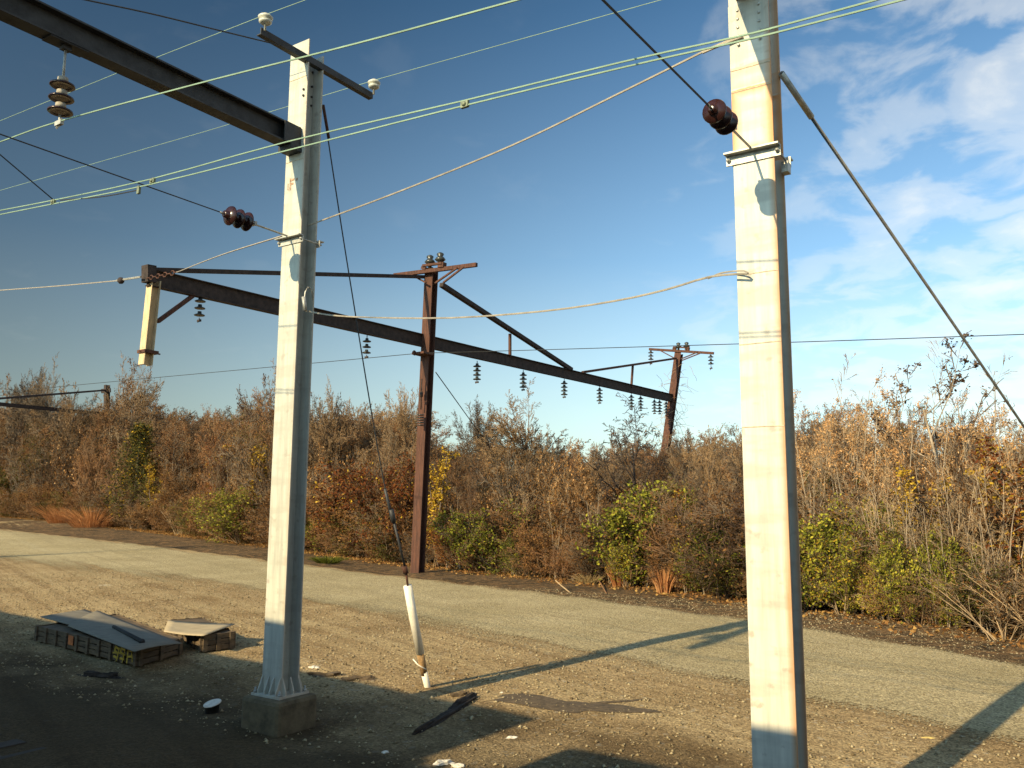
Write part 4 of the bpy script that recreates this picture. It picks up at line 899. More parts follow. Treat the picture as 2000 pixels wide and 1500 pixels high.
def make(key, seed, stems, H, r0, cfg, mats, leaf=None, lean=.15, base=.1, sides=(5, 3)):
    """all protos stand about 10 m (trees) or 2.5 m (shrubs) high; scaled when placed"""
    p = Plant(seed); rg_ = np.random.RandomState(seed)
    for i in range(stems):
        an = p.r.uniform(0, 6.283); l = abs(p.r.gauss(0, lean)) if stems == 1 else p.r.uniform(lean*.3, lean)
        p.grow(Vector((math.cos(an)*base*p.r.random(), math.sin(an)*base*p.r.random(), -.05)), Vector((math.cos(an)*l, math.sin(an)*l, 1)).normalized(), H*p.r.uniform(.8, 1.05), r0*p.r.uniform(.7, 1.1), 0, cfg)
    V0, F0 = tubes(p.seg[0], sides[0]); V1, F1 = tubes(p.seg[1], sides[1])
    V2, F2 = (np.zeros((0, 3)), np.zeros((0, 4), int)); mi = []
    if leaf:
        for (lm, per, size, spread, kw) in leaf:
            v, f = leaves(p.tips, rg_, per, size, spread, **kw); F2 = np.vstack([F2, f+len(V2)]); V2 = np.vstack([V2, v]); mi += [1+leaf.index((lm, per, size, spread, kw))]*len(f)
    Vc = np.vstack([V1, V2]); Fc = np.vstack([F1, F2+len(V1)])
    me_t = rawmesh('trunk', V0, F0, [mats[0]], smooth=True); me_c = rawmesh('crown', Vc, Fc, [mats[1]]+[l[0] for l in (leaf or [])], [0]*len(F1)+mi)
    top = max(np.percentile(Vc[:, 2], 99.7), .1); rad_[me_c.name] = float(np.percentile(np.hypot(Vc[:, 0], Vc[:, 1]), 92)); protos.setdefault(key, []).append((me_t, me_c, top))
# broad bare tree with fanned fine branches
for sd_ in (1, 2):
    make('broad', sd_, 1, 6.4, .24, [L(7, .04, .04), L(8, .05, .008, 46, .55, 46, .50, .30, tap=.0, asd=30, lmin=.90, lmax=1.03), L(5, .08, .01, 16, .15, 34, .36, .5, tap=.6), L(3, .10, .01, 6, .1, 34, .50, .55, rmin=.011), L(1, .10, .01, 3, .1, 32, .60, .7, rmin=.009)], (mBark, mTwig), [(lBrown, .04, .045, .05, {})])
# bare trees with rounded broom crowns high on the trunk
for sd_ in (3, 4, 5):
    make('bare', sd_, 1, 6.4, .17, [L(7, .05, .04), L(6, .08, .02, 20, .42, 44, .42, .42, tap=-.1, asd=22, lmin=.75, lmax=1.04), L(4, .12, .02, 11, .15, 38, .42, .5, tap=.5), L(3, .14, .01, 7, .1, 38, .52, .6, rmin=.014), L(2, .15, 0, 3, .1, 36, .60, .8, rmin=.010)], (mBark, mTwig), [(lBrown, .06, .04, .06, {})])
# brown trees with a few dry leaves
for sd_ in (6, 7):
    make('brown', sd_, 1, 6.2, .14, [L(7, .07, .04), L(5, .10, .02, 22, .22, 50, .40, .45, tap=-.05, asd=22, lmin=.7, lmax=1.04), L(4, .14, .02, 11, .15, 42, .42, .5, tap=.4), L(3, .16, .0, 7, .1, 40, .50, .6, rmin=.013), L(1, .15, 0, 3, .1, 38, .60, .8, rmin=.010)], (mBark, mTwigR), [(lBrown, .35, .042, .10, {})], .12, 0)
for key, sd_, lm, per in (('red', 8, lRed, 1.0), ('yellow', 9, lYel, .16), ('olive', 10, lOlive, 1.2)):
    make(key, sd_, 1, 6.2, .12, [L(7, .07, .05), L(5, .10, .02, 20, .22, 50, .40, .44, tap=-.05, asd=22), L(3, .14, .03, 10, .12, 42, .44, .5), L(2, .16, .02, 7, .1, 40, .50, .6, rmin=.012), L(1, .15, 0, 2, .1, 38, .60, .8, rmin=.010)], (mBark, mTwigR), [(lm, per, .045, .12, dict(clump=.5)), (lBrown, .2, .04, .1, {})], .15, 0)
# leafy vine columns climbing dead stems
for key, sd_, l1, l2 in (('yellowvine', 50, lYel, lBrown), ('redvine', 51, lRed, lYel)):
    make(key, sd_, 2, 6.0, .05, [L(8, .07, .03), L(3, .25, -.05, 26, .15, 60, .10, .5), L(2, .3, -.03, 5, .1, 50, .5, .6, rmin=.008)], (mBark, mTwig), [(l1, 2.6, .055, .08, dict(droop=.5, clump=.6)), (l2, .8, .05, .09, {})], .10, .1)
# seed-bearing stems with tan clusters at the tips
for sd_ in (11, 12, 13):
    make('tan', sd_, 4, 8.6, .06, [L(9, .06, .03), L(4, .10, .08, 9, .30, 40, .30, .5), L(3, .12, .06, 6, .2, 38, .5, .5, rmin=.010), L(1, .15, 0, 4, .25, 44, .55, .7, rmin=.008)], (mBarkP, mTwigP), [(lTan, 1.6, .046, .085, dict(droop=.8, clump=.13)), (lBrown, .3, .04, .12, {})], .30, .2)
# open crowned tree with dark leaf tufts at the twig ends
make('open', 40, 1, 7.0, .13, [L(8, .05, .02), L(7, .09, .05, 9, .30, 44, .62, .55, tap=.3), L(4, .12, .06, 6, .3, 40, .40, .5, rmin=.016), L(2, .15, .04, 4, .2, 42, .45, .6, rmin=.011)], (mBarkP, mTwig), [(lOpen, 2.2, .05, .07, dict(clump=.28))])
# pale thin saplings
for sd_ in (14, 15):
    make('sapling', sd_, 3, 8.5, .052, [L(10, .055, .02), L(4, .09, .05, 10, .2, 36, .28, .45), L(2, .10, .04, 6, .2, 36, .50, .5, rmin=.010), L(1, .12, .02, 3, .2, 36, .55, .7, rmin=.009)], (mBarkP, mTwigP), [(lBrown, .15, .04, .08, {})], .30, .15)
# gnarled dark tree
make('gnarled', 16, 1, 6.0, .15, [L(8, .14, .03), L(7, .26, .03, 10, .35, 58, .70, .5, tap=.2), L(5, .30, .02, 8, .12, 55, .45, .5), L(3, .34, 0, 6, .1, 55, .48, .6, rmin=.013), L(2, .3, 0, 3, .1, 50, .5, .8, rmin=.011)], (mTwigD, mTwigD), [(lBrown, .08, .04, .05, {})])
# cedar
p_ = Plant(17); rg_ = np.random.RandomState(17)
p_.grow(Vector((0, 0, 0)), Vector((0, 0, 1)), 10, .18, 0, [L(10, .02, .05)])
br = []
for i in range(150):
    h = .8+9*(i/150)**.9; l = 2.9*(1-h/10.4)**.8*p_.r.uniform(.6, 1.1); an = i*2.4+p_.r.random()
    d = Vector((math.cos(an), math.sin(an), .35)).normalized(); q = Vector((0, 0, h))
    for k in range(5):
        q2 = q+d*(l/5); p_.seg[1].append((q, q2, .02, .012)); q = q2; d = (d+Vector((0, 0, .10))).normalized(); br += [q+Vector((p_.r.gauss(0, .14), p_.r.gauss(0, .14), p_.r.gauss(0, .1))) for _ in range(4)]
V0, F0 = tubes(p_.seg[0], 5); V1, F1 = tubes(p_.seg[1], 3); V2, F2 = leaves([b for b in br], rg_, 3.0, .11, .16, asp=.22, droop=-.6)
V3, F3 = leaves([b for b in br], rg_, .4, .08, .12)
protos['cedar'] = [(rawmesh('trunk', V0, F0, [mBark]), rawmesh('crown', np.vstack([V1, V2, V3]), np.vstack([F1, F2+len(V1), F3+len(V1)+len(V2)]), [mTwigD, lCedar, lYel], [0]*len(F1)+[1]*len(F2)+[2]*len(F3)), 10)]
# shrubs, about 2.6 m
SH = [L(5, .08, .02), L(4, .10, .04, 10, .08, 38, .55, .5), L(3, .14, .03, 7, .1, 38, .55, .5, rmin=.0065), L(2, .16, 0, 5, .1, 40, .6, .7, rmin=.0048)]
for key, sd_, tw, lf in (('brush', 20, mTwigR, [(lBrown, .22, .028, .05, {})]), ('brush', 21, mTwig, [(lBrown, .45, .028, .05, {})]), ('brownbush', 22, mTwigR, [(lBrown, 1.1, .032, .06, {})]), ('brownbush', 23, mTwig, [(lBrown, .8, .034, .06, {}), (lTan, .15, .035, .05, {})]),
                         ('redbush', 24, mTwigR, [(lRed, 1.5, .034, .07, {}), (lYel, .12, .036, .07, {}), (lBrown, .5, .03, .07, {})]), ('greenbush', 25, mTwig, [(lGrn, 1.1, .036, .08, dict(clump=.40)), (lYG, .3, .038, .08, dict(clump=.2)), (lBrown, .3, .03, .07, {})]),
                         ('ygbush', 26, mTwig, [(lYG, 1.1, .040, .07, dict(clump=.36)), (lGrn, .5, .036, .09, {}), (lBrown, .3, .03, .07, {})]), ('ygbush', 27, mTwigP, [(lYG, .6, .042, .07, dict(clump=.2)), (lYel, .25, .04, .08, dict(clump=.15)), (lGrn, .25, .035, .08, {}), (lBrown, .3, .03, .07, {})]),
                         ('olivebush', 28, mTwig, [(lOlive, 1.3, .034, .08, {}), (lGrn, .2, .034, .08, {}), (lBrown, .5, .03, .07, {})])):
    make(key, sd_, 9, 2.2, .022, SH, (tw, tw), lf, .65, .35, (3, 3))
# arching pale brush
make('arching', 30, 16, 2.6, .020, [L(7, .10, -.07), L(4, .18, -.02, 6, .2, 32, .45, .6), L(2, .2, -.02, 4, .2, 35, .4, .7, rmin=.006)], (mTwigP, mTwigP), [(lBrown, .2, .04, .04, {})], .85, .4, (3, 3))
print('protos', {k: [len(a[1].polygons) for a in v] for k, v in protos.items()})

PLAB = {'bare': ('bare_tree', 'bare grey brown tree standing in the wood behind the gravel road', 'tree', 'bare trees of the wood'),
        'brown': ('brown_leaved_tree', 'tree with dry brown leaves standing in the wood behind the gravel road', 'tree', 'brown leaved trees of the wood'),
        'sapling': ('sapling', 'slender pale stemmed sapling rising out of the thicket', 'sapling', 'pale saplings in the thicket'),
        'tan': ('seeding_tree', 'thin stemmed tree with tan seed clusters right of the nearest white pole', 'tree', 'trees with tan seed clusters at right'),
        'brush': ('bare_shrub', 'twiggy leafless brown shrub in the thicket along the wood edge', 'shrub', 'leafless shrubs of the thicket'),
        'brownbush': ('brown_shrub', 'shrub with dry brown leaves in the thicket along the wood edge', 'shrub', 'brown shrubs of the thicket'),
        'olivebush': ('olive_shrub', 'dull olive leaved shrub low in the thicket', 'shrub', 'olive shrubs of the thicket'),
        'ygbush': ('yellow_green_shrub', 'yellow green leaved shrub at the foot of the wood right of the rusty post', 'shrub', 'yellow green shrubs at the wood foot'),
        'greenbush': ('green_shrub', 'green leaved shrub at the foot of the wood', 'shrub', 'green shrubs at the wood foot'),
        'redbush': ('rust_red_shrub', 'shrub with rust red leaves in the thicket', 'shrub', 'rust red shrubs of the thicket'),
        'red': ('red_leaved_tree', 'small tree with rust red leaves in the wood', 'tree', 'red leaved trees of the wood'),
        'yellow': ('yellow_leaved_tree', 'tree with sparse yellow leaves in the wood left of the rusty post', 'tree', 'yellow leaved trees of the wood'),
        'olive': ('olive_leaved_tree', 'dull olive leaved tree in the wood', 'tree', 'olive leaved trees of the wood'),
        'yellowvine': ('climbing_vine', None, 'vine', None), 'redvine': ('climbing_vine', None, 'vine', None), 'open': ('open_crowned_tree', None, 'tree', None), 'broad': ('broad_bare_tree', None, 'tree', None), 'gnarled': ('gnarled_tree', None, 'tree', None), 'cedar': ('cedar_tree', None, 'tree', None), 'arching': ('arching_brush', None, 'shrub', None)}
we = resample(wood_edge, 4000); weang = we[:, 0]/we[:, 1]
def edge_at(px):
    d = ray(px, 985); a = d[0]/d[1]; i = int(np.argmin(np.abs(weang-a))); return we[i]
auto = []
def plant(key, px, back, h=None, top=None, wid=1.0, label=None, which=None, group=None, rpx=None):
    q = edge_at(px); dd = math.hypot(*q); q = q*(1+back/dd); z = gz(q[0], q[1])
    if top is not None:
        t3 = D(px, top, q[1]); h = t3[2]-z
    me_t, me_c, tp = rnd.choice(protos[key]) if which is None else protos[key][which % len(protos[key])]
    nm, lb, ct, gr = PLAB[key]; s_ = h/tp
    if rpx: wid = max(.55, min(1.5, rpx*q[1]/FPX/(rad_[me_c.name]*s_)))
    o = bpy.data.objects.new(nm, None); C.objects.link(o)
    if label: tag(o, label, ct, group)
    else: tag(o, lb, ct, gr); auto.append((px, back, key, o))
    o.location = (q[0], q[1], z-.03); o.rotation_euler = (rnd.gauss(0, .03), rnd.gauss(0, .03), rnd.uniform(0, 6.283)); o.scale = (s_*wid, s_*wid, s_)
    for n_, me in (('trunk' if 'tree' in nm or nm == 'sapling' else 'stem', me_t), ('crown' if 'tree' in nm or nm == 'sapling' else 'foliage', me_c)):
        c = bpy.data.objects.new(n_, me); C.objects.link(c); c.parent = o
    return o
SKY_X = [-400, 0, 60, 110, 150, 190, 240, 275, 310, 370, 420, 460, 520, 560, 600, 650, 690, 730, 770, 810, 850, 880, 930, 980, 1040, 1100, 1150, 1200, 1260, 1320, 1380, 1450, 1520, 1580, 1640, 1700, 1770, 1850, 2000, 2400]
SKY_Y = [720, 720, 718, 712, 735, 710, 702, 755, 795, 792, 775, 740, 718, 728, 765, 752, 765, 760, 765, 800, 845, 838, 800, 770, 752, 768, 805, 830, 838, 842, 832, 812, 790, 745, 715, 720, 735, 780, 830, 820]
def skyt(px): return float(np.interp(px, SKY_X, SKY_Y))
def skym(px): return float(np.interp(px, [-400, 300, 380, 450, 560, 640, 800, 850, 900, 1180, 1240, 1450, 1520, 1600, 2400], [792, 792, 805, 790, 772, 792, 790, 850, 858, 855, 846, 826, 812, 778, 830]))
# --- landmark plants
plant('broad', 1048, 9, top=752, rpx=112, label='broad bare tree with fanned branches standing alone right of the rusty post', which=0)
plant('broad', 935, 12, top=783, rpx=60, label='smaller bare tree just left of the broad fanned tree', which=1)
plant('gnarled', 1258, 10, top=785, wid=1.15, label='gnarled dark tree in front of the vine wrapped far post')
plant('cedar', 262, 1.6, top=826, wid=1.5, label='dark olive conical cedar in the wood at left')
plant('red', 452, 5, top=856, rpx=42, label='red leaved small tree left of the left white pole')
plant('sapling', 468, 4, top=880, wid=1.2, label='pale bent stem rising in front of the red leaved tree')
plant('broad', 203, 22, top=704, rpx=42, label='bare tree with reddish top, left of the pair above the far gantry post', which=2)
plant('broad', 248, 22, top=700, rpx=40, label='bare round topped tree, right of the pair above the far gantry post', which=0)
plant('broad', 95, 15, top=704, rpx=40, label='bare feathery tree rising highest at the far left')
plant('broad', 35, 15, top=718, rpx=38, label='bare feathery tree at the left edge of the wood')
plant('yellow', 500, 14, top=724, rpx=36, label='tree with yellow leaf tufts just left of the left white pole')
plant('yellow', 535, 16, top=718, rpx=36, label='yellow tufted tree partly behind the left white pole')
plant('broad', 655, 12, top=750, rpx=52, label='dense broad bare tree right of the left white pole')
plant('broad', 770, 14, top=754, rpx=42, label='bare tree just left of the rusty post', which=1)
plant('open', 1868, 4.0, top=655, wid=1.25, label='tallest open crowned tree at right, its top twigs above the thin wire')
plant('open', 1775, 5.5, top=705, wid=1.1, label='open crowned tree with dark tufts, left of the tallest one at right')
plant('sapling', 1925, 5.5, top=650, wid=.9, label='slim tall sapling beside the tallest tree at right')
plant('sapling', 1740, 5, top=690, wid=1.0, label='slim sapling with curving top between the seed trees at right')
for x, t_ in ((1578, 752), (1610, 765), (1650, 725), (1680, 760), (1715, 745), (1765, 790), (1810, 770), (1850, 790), (1905, 800), (1960, 810), (2010, 800), (2080, 790), (2160, 800), (1560, 800), (1630, 800), (1700, 800), (1790, 820), (1900, 840)):
    plant('tan', x+rnd.uniform(-8, 8), rnd.uniform(1.5, 8), top=t_, wid=rnd.uniform(.75, 1.05))
plant('redbush', 775, 1.2, top=895, wid=.95, label='tall rust and yellow leaved shrub just left of the rusty post')
plant('yellowvine', 860, 1.0, top=872, wid=1.3, label='yellow leaved vine column right behind the rusty post')
for x, b, t_, k, l in ((300, 2, 905, 'yellowvine', 'yellow vine streak right of the cedar'), (492, 2, 865, 'yellowvine', 'yellow vine on a thin stem left of the left white pole'), (716, 1.5, 900, 'redvine', 'rust red vine column beside the slanting guy cable'), (432, 3, 868, 'redvine', 'rust red vine just left of the red leaved tree'),
                       (1322, .8, 955, 'redvine', 'narrow orange red vine column left of the nearest white pole'), (1345, .5, 985, 'yellowvine', 'yellow vine column just right of the orange red one'), (1797, .8, 905, 'yellowvine', 'yellow vine up a thin stem in the right thicket'), (1915, 1.5, 900, 'yellowvine', 'yellow vine patch near the right edge'),
                       (1090, 1.2, 975, 'redvine', 'small red vine under the broad tree'), (1985, 1.0, 860, 'redvine', 'rust red vine mass at the right edge'), (1945, 2.0, 850, 'redvine', 'rust red vine just left of the right edge mass')):
    plant(k, x, b, top=t_, wid=1.3 if x < 1950 else 1.9, label=l)
plant('redbush', 700, 2.5, top=905, wid=1.3, label='rust red shrub between the guy cable and the left pole')
plant('greenbush', 480, .3, top=955, wid=1.4, label='bright olive green shrub at the foot of the wood left of the pole')
plant('greenbush', 640, .8, top=1000, wid=1.2, label='dark green shrub right of the left white pole')
plant('ygbush', 1235, .8, top=948, wid=1.05, label='tallest yellow green shrub, in the middle of the right half', which=0)
plant('ygbush', 1225, -.2, top=1060, wid=1.2, label='low bright yellow green shrub by the orange grass tufts', which=1)
plant('greenbush', 955, .6, top=975, wid=1.2, label='green patch shrub right of the rusty post')
plant('greenbush', 1020, .0, top=1050, wid=1.0, label='low green shrub under the broad tree')
for x, t_ in ((1580, 1110), (1640, 1120), (1700, 1125), (1780, 1135), (1690, 1010), (1850, 1050), (1570, 1040), (1615, 1060), (1665, 1050), (1720, 1060), (1765, 1050), (1815, 1060), (1870, 1080), (1925, 1060), (1590, 1000), (1640, 1030), (1690, 1000), (1740, 1040), (1790, 1075), (1850, 1090), (1590, 1080), (1905, 1090)): plant(rnd.choice(['ygbush', 'greenbush', 'ygbush']), x, rnd.uniform(-.2, 1.6), top=t_+rnd.uniform(-55, 45), wid=rnd.uniform(.55, 1.05))
for x, t_ in ((1400, 1040), (1360, 1060), (1440, 1020), (1290, 1050), (30, 985), (110, 975), (600, 1040)): plant(rnd.choice(['greenbush', 'olivebush']), x, rnd.uniform(.2, 1.5), top=t_, wid=1.3)
plant('arching', 1945, -.8, h=1.75, wid=1.35, label='arching pile of pale bare brush at the right edge')
plant('arching', 2040, -.4, h=1.9, wid=1.3, label='arching bare brush just beyond the right edge')
plant('arching', 350, .2, h=3.2, wid=.8, label='pale fan of bare stems at the wood foot, left part')
plant('arching', 905, .1, h=1.7, wid=1.2, label='tangle of bare pale stems right beside the rusty post')
# --- front row shrubs
x = -150
while x < 2250:
    k = rnd.choices(['brush', 'brownbush', 'olivebush', 'redbush'], [8, 3.5, 2.2, .5])[0]
    if x < 380 and rnd.random() < .3: k = 'olivebush'
    plant(k, x, rnd.uniform(-.1, 1.6), top=rnd.uniform(1010, 1075)+max(0, x-900)*.06 if x > 300 else rnd.uniform(955, 995), wid=rnd.uniform(1.1, 1.6)); x += rnd.uniform(24, 40)
x = -150
while x < 2300:
    k = rnd.choices(['brush', 'brownbush', 'olivebush', 'redbush', 'brown'], [6, 4, 1.4, .5, 2.0])[0]
    plant(k, x, rnd.uniform(2, 4.5), top=skyt(x)+rnd.uniform(90, 210) if x < 1500 else rnd.uniform(880, 1010), rpx=rnd.uniform(26, 44)); x += rnd.uniform(26, 42)
# --- trees behind
x = -250
while x < 2400:
    if rnd.random() < .38 and not 860 < x < 1190 and x < 1560: tp = skyt(x)+rnd.uniform(4, 40)
    else: tp = skym(x)+rnd.uniform(-4, 110)
    k = rnd.choices(['bare', 'brown', 'sapling', 'olive', 'red'], [6, 5, 1.0, .5, .5 if x < 900 else 0])[0]
    plant(k, x, rnd.uniform(5, 22), top=tp, rpx=rnd.uniform(30, 55) if k != 'sapling' else rnd.uniform(18, 26)); x += rnd.uniform(13, 22)
for x in (20, 165, 225, 420, 445, 590, 700, 1060, 1100, 1180, 1350, 1420, 1620, 1655, 1668, 1760, 1775, 1830, 1890, 1935, 1975): plant('sapling', x, rnd.uniform(.5, 4), top=skyt(x)+rnd.uniform(110, 230), wid=rnd.uniform(.5, .9))
for i in range(34):
    x = 1565+i*13.5+rnd.uniform(-5, 5); plant('sapling', x, rnd.uniform(-.1, 1.6), top=rnd.uniform(860, 1040), wid=rnd.uniform(.6, 1.1))
for i in range(22):
    x = 850+i*29+rnd.uniform(-9, 9); plant('sapling', x, rnd.uniform(-.1, 1.2), top=rnd.uniform(930, 1050), wid=rnd.uniform(.7, 1.2))
# --- vines on the far post
vm = MB(); rr = random.Random(5)
for i in range(110):
    f = rr.random()**.7; c = fp0+d_v*(f*8.0+.5) if False else fp0+((base_f-fp0)/np.linalg.norm(base_f-fp0))*(.6+f*8.5)
    q = c+np.array([rr.gauss(0, .35), rr.gauss(0, .3), 0]); pts = [q]; d = np.array([rr.gauss(0, 1), rr.gauss(0, .5), rr.gauss(-.2, .8)])
    for k in range(6):
        d = d+np.array([rr.gauss(0, .5), rr.gauss(0, .4), rr.gauss(-.15, .4)]); q = q+d/np.linalg.norm(d)*.24; pts.append(q)
    vm.tube(pts, .014, 3, .009, cap=False)
o = vm.build('vine_tangle', mTwig, None, loc=fp0); tag(o, 'bare tangled vines hanging round the far rusty post', 'vine')
# --- dense undergrowth and distant wood, instanced
def gn_scatter(name, pts, rots, scl, sobj, label, cat):
    me = bpy.data.meshes.new(name); me.from_pydata([tuple(p) for p in pts], [], [])
    a = me.attributes.new('rot', 'FLOAT_VECTOR', 'POINT'); a.data.foreach_set('vector', np.asarray(rots, np.float32).ravel())
    a = me.attributes.new('scl', 'FLOAT_VECTOR', 'POINT'); a.data.foreach_set('vector', np.asarray(scl, np.float32).ravel())
    o = bpy.data.objects.new(name, me); C.objects.link(o); tag(o, label, cat, None, 'stuff')
    ng = bpy.data.node_groups.new(name, 'GeometryNodeTree'); ng.interface.new_socket('Geometry', in_out='INPUT', socket_type='NodeSocketGeometry'); ng.interface.new_socket('Geometry', in_out='OUTPUT', socket_type='NodeSocketGeometry')
    gi = ng.nodes.new('NodeGroupInput'); go_ = ng.nodes.new('NodeGroupOutput'); ip = ng.nodes.new('GeometryNodeInstanceOnPoints'); oi = ng.nodes.new('GeometryNodeObjectInfo'); oi.inputs[0].default_value = sobj
    m2p = ng.nodes.new('GeometryNodeMeshToPoints')
    na = ng.nodes.new('GeometryNodeInputNamedAttribute'); na.data_type = 'FLOAT_VECTOR'; na.inputs[0].default_value = 'rot'
    nb = ng.nodes.new('GeometryNodeInputNamedAttribute'); nb.data_type = 'FLOAT_VECTOR'; nb.inputs[0].default_value = 'scl'
    ng.links.new(gi.outputs[0], m2p.inputs[0]); ng.links.new(m2p.outputs[0], ip.inputs['Points']); ng.links.new(oi.outputs['Geometry'], ip.inputs['Instance'])
    ng.links.new(na.outputs[0], ip.inputs['Rotation']); ng.links.new(nb.outputs[0], ip.inputs['Scale']); ng.links.new(ip.outputs[0], go_.inputs[0])
    md = o.modifiers.new('scatter', 'NODES'); md.node_group = ng; return o
def first_obj(me): return next(o for o in C.objects if o.type == 'MESH' and o.data == me)
def wood_pts(n, b0, b1, lo=-.0, hi=1.0):
    q = we[(npr.rand(n)*(hi-lo)*3999+lo*3999).astype(int)]; u = q/np.linalg.norm(q, axis=1)[:, None]; q = q+u*(b0+(b1-b0)*npr.rand(n))[:, None]
    return np.stack([q[:, 0], q[:, 1], gz2(q[:, 0], q[:, 1])-.05], 1)
def do_scatter(name, key, which, n, b0, b1, s0, s1, label, cat, lo=0, hi=1, wid=1.3):
    me = protos[key][which][1]
    try: so_ = first_obj(me)
    except StopIteration: so_ = plant(key, 700, 5, h=2.4, which=which).children[1]
    p = wood_pts(n, b0, b1, lo, hi); s_ = (s0+(s1-s0)*npr.rand(n)); wv = s_*wid
    if name == 'distant_wood':   # keep the far skyline level with the nearer trees
        tp = protos[key][which][2]
        for i in range(n):
            q = p[i]-CAM; w_ = q@cF; x_ = 1000+FPX*(q@cR)/w_; y_ = skym(x_)+rnd.uniform(4, 85)
            s_[i] = max(.3, min(2.6, (D(x_, y_, p[i][1])[2]-p[i][2])/tp)); wv[i] = max(.6*s_[i], rnd.uniform(38, 64)*p[i][1]/FPX/rad_[me.name])
    r_ = np.stack([npr.randn(n)*.06, npr.randn(n)*.06, npr.rand(n)*6.283], 1)
    gn_scatter(name, p, r_, np.stack([wv, wv, s_], 1), so_, label, cat)
do_scatter('undergrowth', 'brush', 0, 420, 1.0, 12, .7, 1.5, 'tangled bare brown undergrowth filling the wood between its trees', 'undergrowth')
do_scatter('undergrowth', 'brownbush', 0, 420, 1.0, 14, .7, 1.6, 'brown leafy undergrowth filling the wood between its trees', 'undergrowth')
do_scatter('undergrowth', 'brush', 1, 300, 3.0, 25, .9, 1.9, 'deeper bare undergrowth in the shade of the wood', 'undergrowth')
do_scatter('undergrowth', 'olivebush', 0, 160, .8, 8, .5, 1.1, 'low olive undergrowth at the wood foot', 'undergrowth')
do_scatter('distant_wood', 'brown', 0, 900, 12, 70, 1.05, 1.45, 'brown mass of distant wood behind the nearer trees', 'wood', wid=1.25)
do_scatter('distant_wood', 'bare', 0, 1100, 12, 80, 1.0, 1.4, 'bare grey mass of distant wood behind the nearer trees', 'wood', wid=1.25)

# --- dry grass tufts
def tuft(px_, h, w_, m, label, seed, n=170):
    c = G(*px_); r_ = np.random.RandomState(seed); an = r_.rand(n)*6.283; sp = r_.rand(n)**.7; V = []; 
    b = np.stack([np.cos(an)*sp*w_*.35, np.sin(an)*sp*w_*.35, np.zeros(n)], 1); hh = h*(.5+.6*r_.rand(n)); t_ = b+np.stack([np.cos(an)*sp*w_*.55+r_.randn(n)*.04, np.sin(an)*sp*w_*.55+r_.randn(n)*.04, hh], 1)
    mid = (b+t_)/2+np.stack([-np.cos(an)*sp*w_*.08, -np.sin(an)*sp*w_*.08, hh*.08], 1); s_ = np.cross(t_-b, r_.randn(n, 3)); s_ /= np.linalg.norm(s_, axis=1)[:, None]; s_ *= .011
    V = np.stack([b-s_, b+s_, mid+s_, mid-s_, t_+s_*.3, t_-s_*.3], 1).reshape(-1, 3); i = 6*np.arange(n)[:, None]
    F = np.vstack([i+[[0, 1, 2, 3]], i+[[3, 2, 4, 5]]]); o = bpy.data.objects.new('grass_tuft', rawmesh('grass_tuft', V, F, [m])); C.objects.link(o); o.location = Vector(c)-Vector((0, 0, .02)); tag(o, label, 'grass tuft', 'dry grass tufts along the wood edge')
tuft((1210, 1146), .95, .75, lGrass, 'orange grass tuft under the yellow green shrub', 1, 260)
tuft((1297, 1160), .85, .60, lGrass, 'orange grass tuft nearest to the right white pole', 2, 200)
tuft((690, 1080), 1.0, .8, lGrass, 'orange grass tuft between left pole and guy cable', 3)
tuft((742, 1082), 1.2, 1.6, lStraw, 'straw coloured grass clump left of the rusty post', 4, 320)
tuft((180, 1030), 1.8, 4.5, lGrass, 'wide orange grass clump at the wood foot, right of the far left pair', 5, 700)
tuft((122, 1022), 1.7, 3.5, lGrass, 'wide orange grass clump at the wood foot, left of the far left pair', 6, 600)
tuft((1150, 1140), .35, .8, lStraw, 'low straw grass left of the orange tuft', 7)
tuft((640, 1100), .35, 1.3, lGrn, 'low green weed patch at the road edge right of the left pole', 8, 300)
tuft((1885, 1200), .5, 1.0, lStraw, 'straw grass in front of the arching brush pile', 9)
# fallen root wad and sticks
r = thing('root_stump', G(1785, 1196), 'bleached upturned root stump lying at the wood foot on the right', 'stump')
m_ = MB(); b0 = G(1785, 1196)
m_.tube([b0+np.array([-.3, .2, .12]), b0+np.array([.3, .0, .2])], .15, 8, .10); m_.build('trunk', mTwigP, r)
for i in range(12):
    m_ = MB(); d = np.array([rnd.gauss(-.2, .6), rnd.gauss(-.3, .4), abs(rnd.gauss(.2, .5))]); d /= np.linalg.norm(d); q = b0+np.array([-.25, .1, .15])
    m_.tube([q, q+d*.2, q+d*.38+np.array([rnd.gauss(0, .06), 0, rnd.gauss(0, .06)])], .035, 5, .01); m_.build('root', mTwigP, r)
for (a_, b_, l) in (((1155, 1124), (1184, 1160), 'dead brown branch slanting down to the road edge by the orange tuft'), ((1085, 1154), (1112, 1158), 'short pale stick on the road edge in the middle'), ((1045, 1110), (1060, 1098), 'pale broken stick under the low green shrub')):
    p0, p1 = G(*a_), G(*b_); m_ = MB(); m_.tube([p0+Z*.35, (p0+p1)/2+Z*.18, p1+Z*.03], .022, 5); o = m_.build('fallen_branch', mTwigR if a_[0] > 1100 else mTwigP, None, loc=p0); tag(o, l, 'branch')
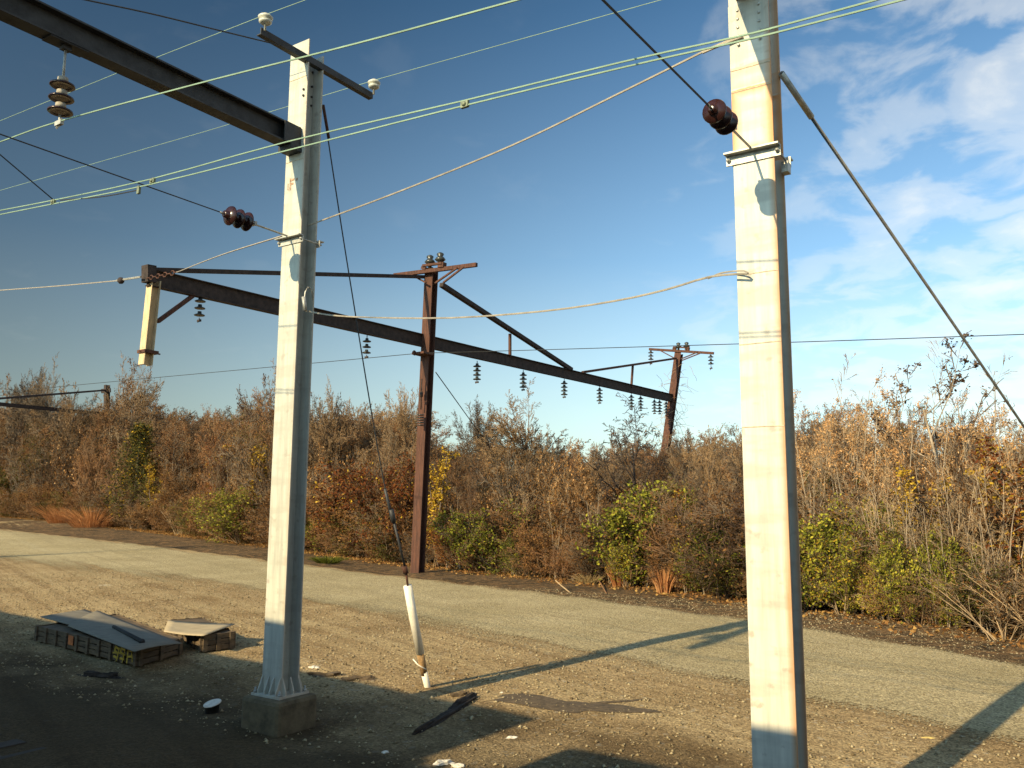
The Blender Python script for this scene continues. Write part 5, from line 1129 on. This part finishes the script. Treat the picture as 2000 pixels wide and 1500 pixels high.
ZN = [(-1e9, 0, 'beyond the left edge'), (0, 130, 'at the far left'), (130, 215, 'by the distant gantry post'), (215, 310, 'below the ochre hanging post'), (310, 420, 'right of the ochre hanging post'), (420, 515, 'just left of left white pole'), (515, 620, 'behind left white pole'),
      (620, 720, 'behind the upper guy cable'), (720, 800, 'just left of rusty post'), (800, 880, 'behind rusty post'), (880, 960, 'right of rusty post'), (960, 1060, 'below the broad tree, left half'), (1060, 1150, 'below the broad tree, right half'),
      (1150, 1230, 'left of the gnarled tree'), (1230, 1290, 'by the gnarled tree'), (1290, 1380, 'by the vine wrapped post'), (1380, 1460, 'left of nearest white pole'), (1460, 1560, 'behind nearest white pole'), (1560, 1640, 'just right of nearest pole'),
      (1640, 1730, 'right of nearest pole'), (1730, 1830, 'left of the tallest right tree'), (1830, 1930, 'under the tallest right tree'), (1930, 2001, 'at the right edge'), (2001, 1e9, 'beyond the right edge')]
KL = {'bare': 'bare grey brown tree', 'brown': 'dry brown leaved tree', 'sapling': 'slender pale sapling', 'tan': 'tree with tan seed clusters', 'brush': 'leafless twiggy shrub', 'brownbush': 'dry brown shrub', 'olivebush': 'dull olive shrub', 'ygbush': 'yellow green shrub',
      'greenbush': 'green leaved shrub', 'redbush': 'rust red shrub', 'red': 'rust red leaved tree', 'yellow': 'sparse yellow leaved tree', 'olive': 'dull olive leaved tree', 'gnarled': 'gnarled tree', 'broad': 'broad tree', 'cedar': 'cedar', 'arching': 'arching brush', 'open': 'open crowned tree'}
bins = {}
for px_, bk_, key_, o in auto:
    z_ = next(z[2] for z in ZN if z[0] <= px_ < z[1]); row = 'front' if bk_ < 2 else ('middle' if bk_ < 6 else 'back')
    bins.setdefault((key_, z_, row), []).append((px_, o))
ORD = ['leftmost', 'second', 'third', 'fourth', 'fifth', 'sixth', 'seventh', 'eighth', 'ninth', 'tenth', 'eleventh', 'twelfth', 'thirteenth', 'fourteenth', 'fifteenth', 'sixteenth', 'seventeenth', 'eighteenth']
for (key_, z_, row), l_ in bins.items():
    l_.sort(key=lambda q: q[0])
    for i, (_, o) in enumerate(l_): o['label'] = KL[key_]+', '+row+' row '+z_+((', '+ORD[min(i, 17)]+(' from left' if i else '')) if len(l_) > 1 else '')
print('objects', len(C.objects))
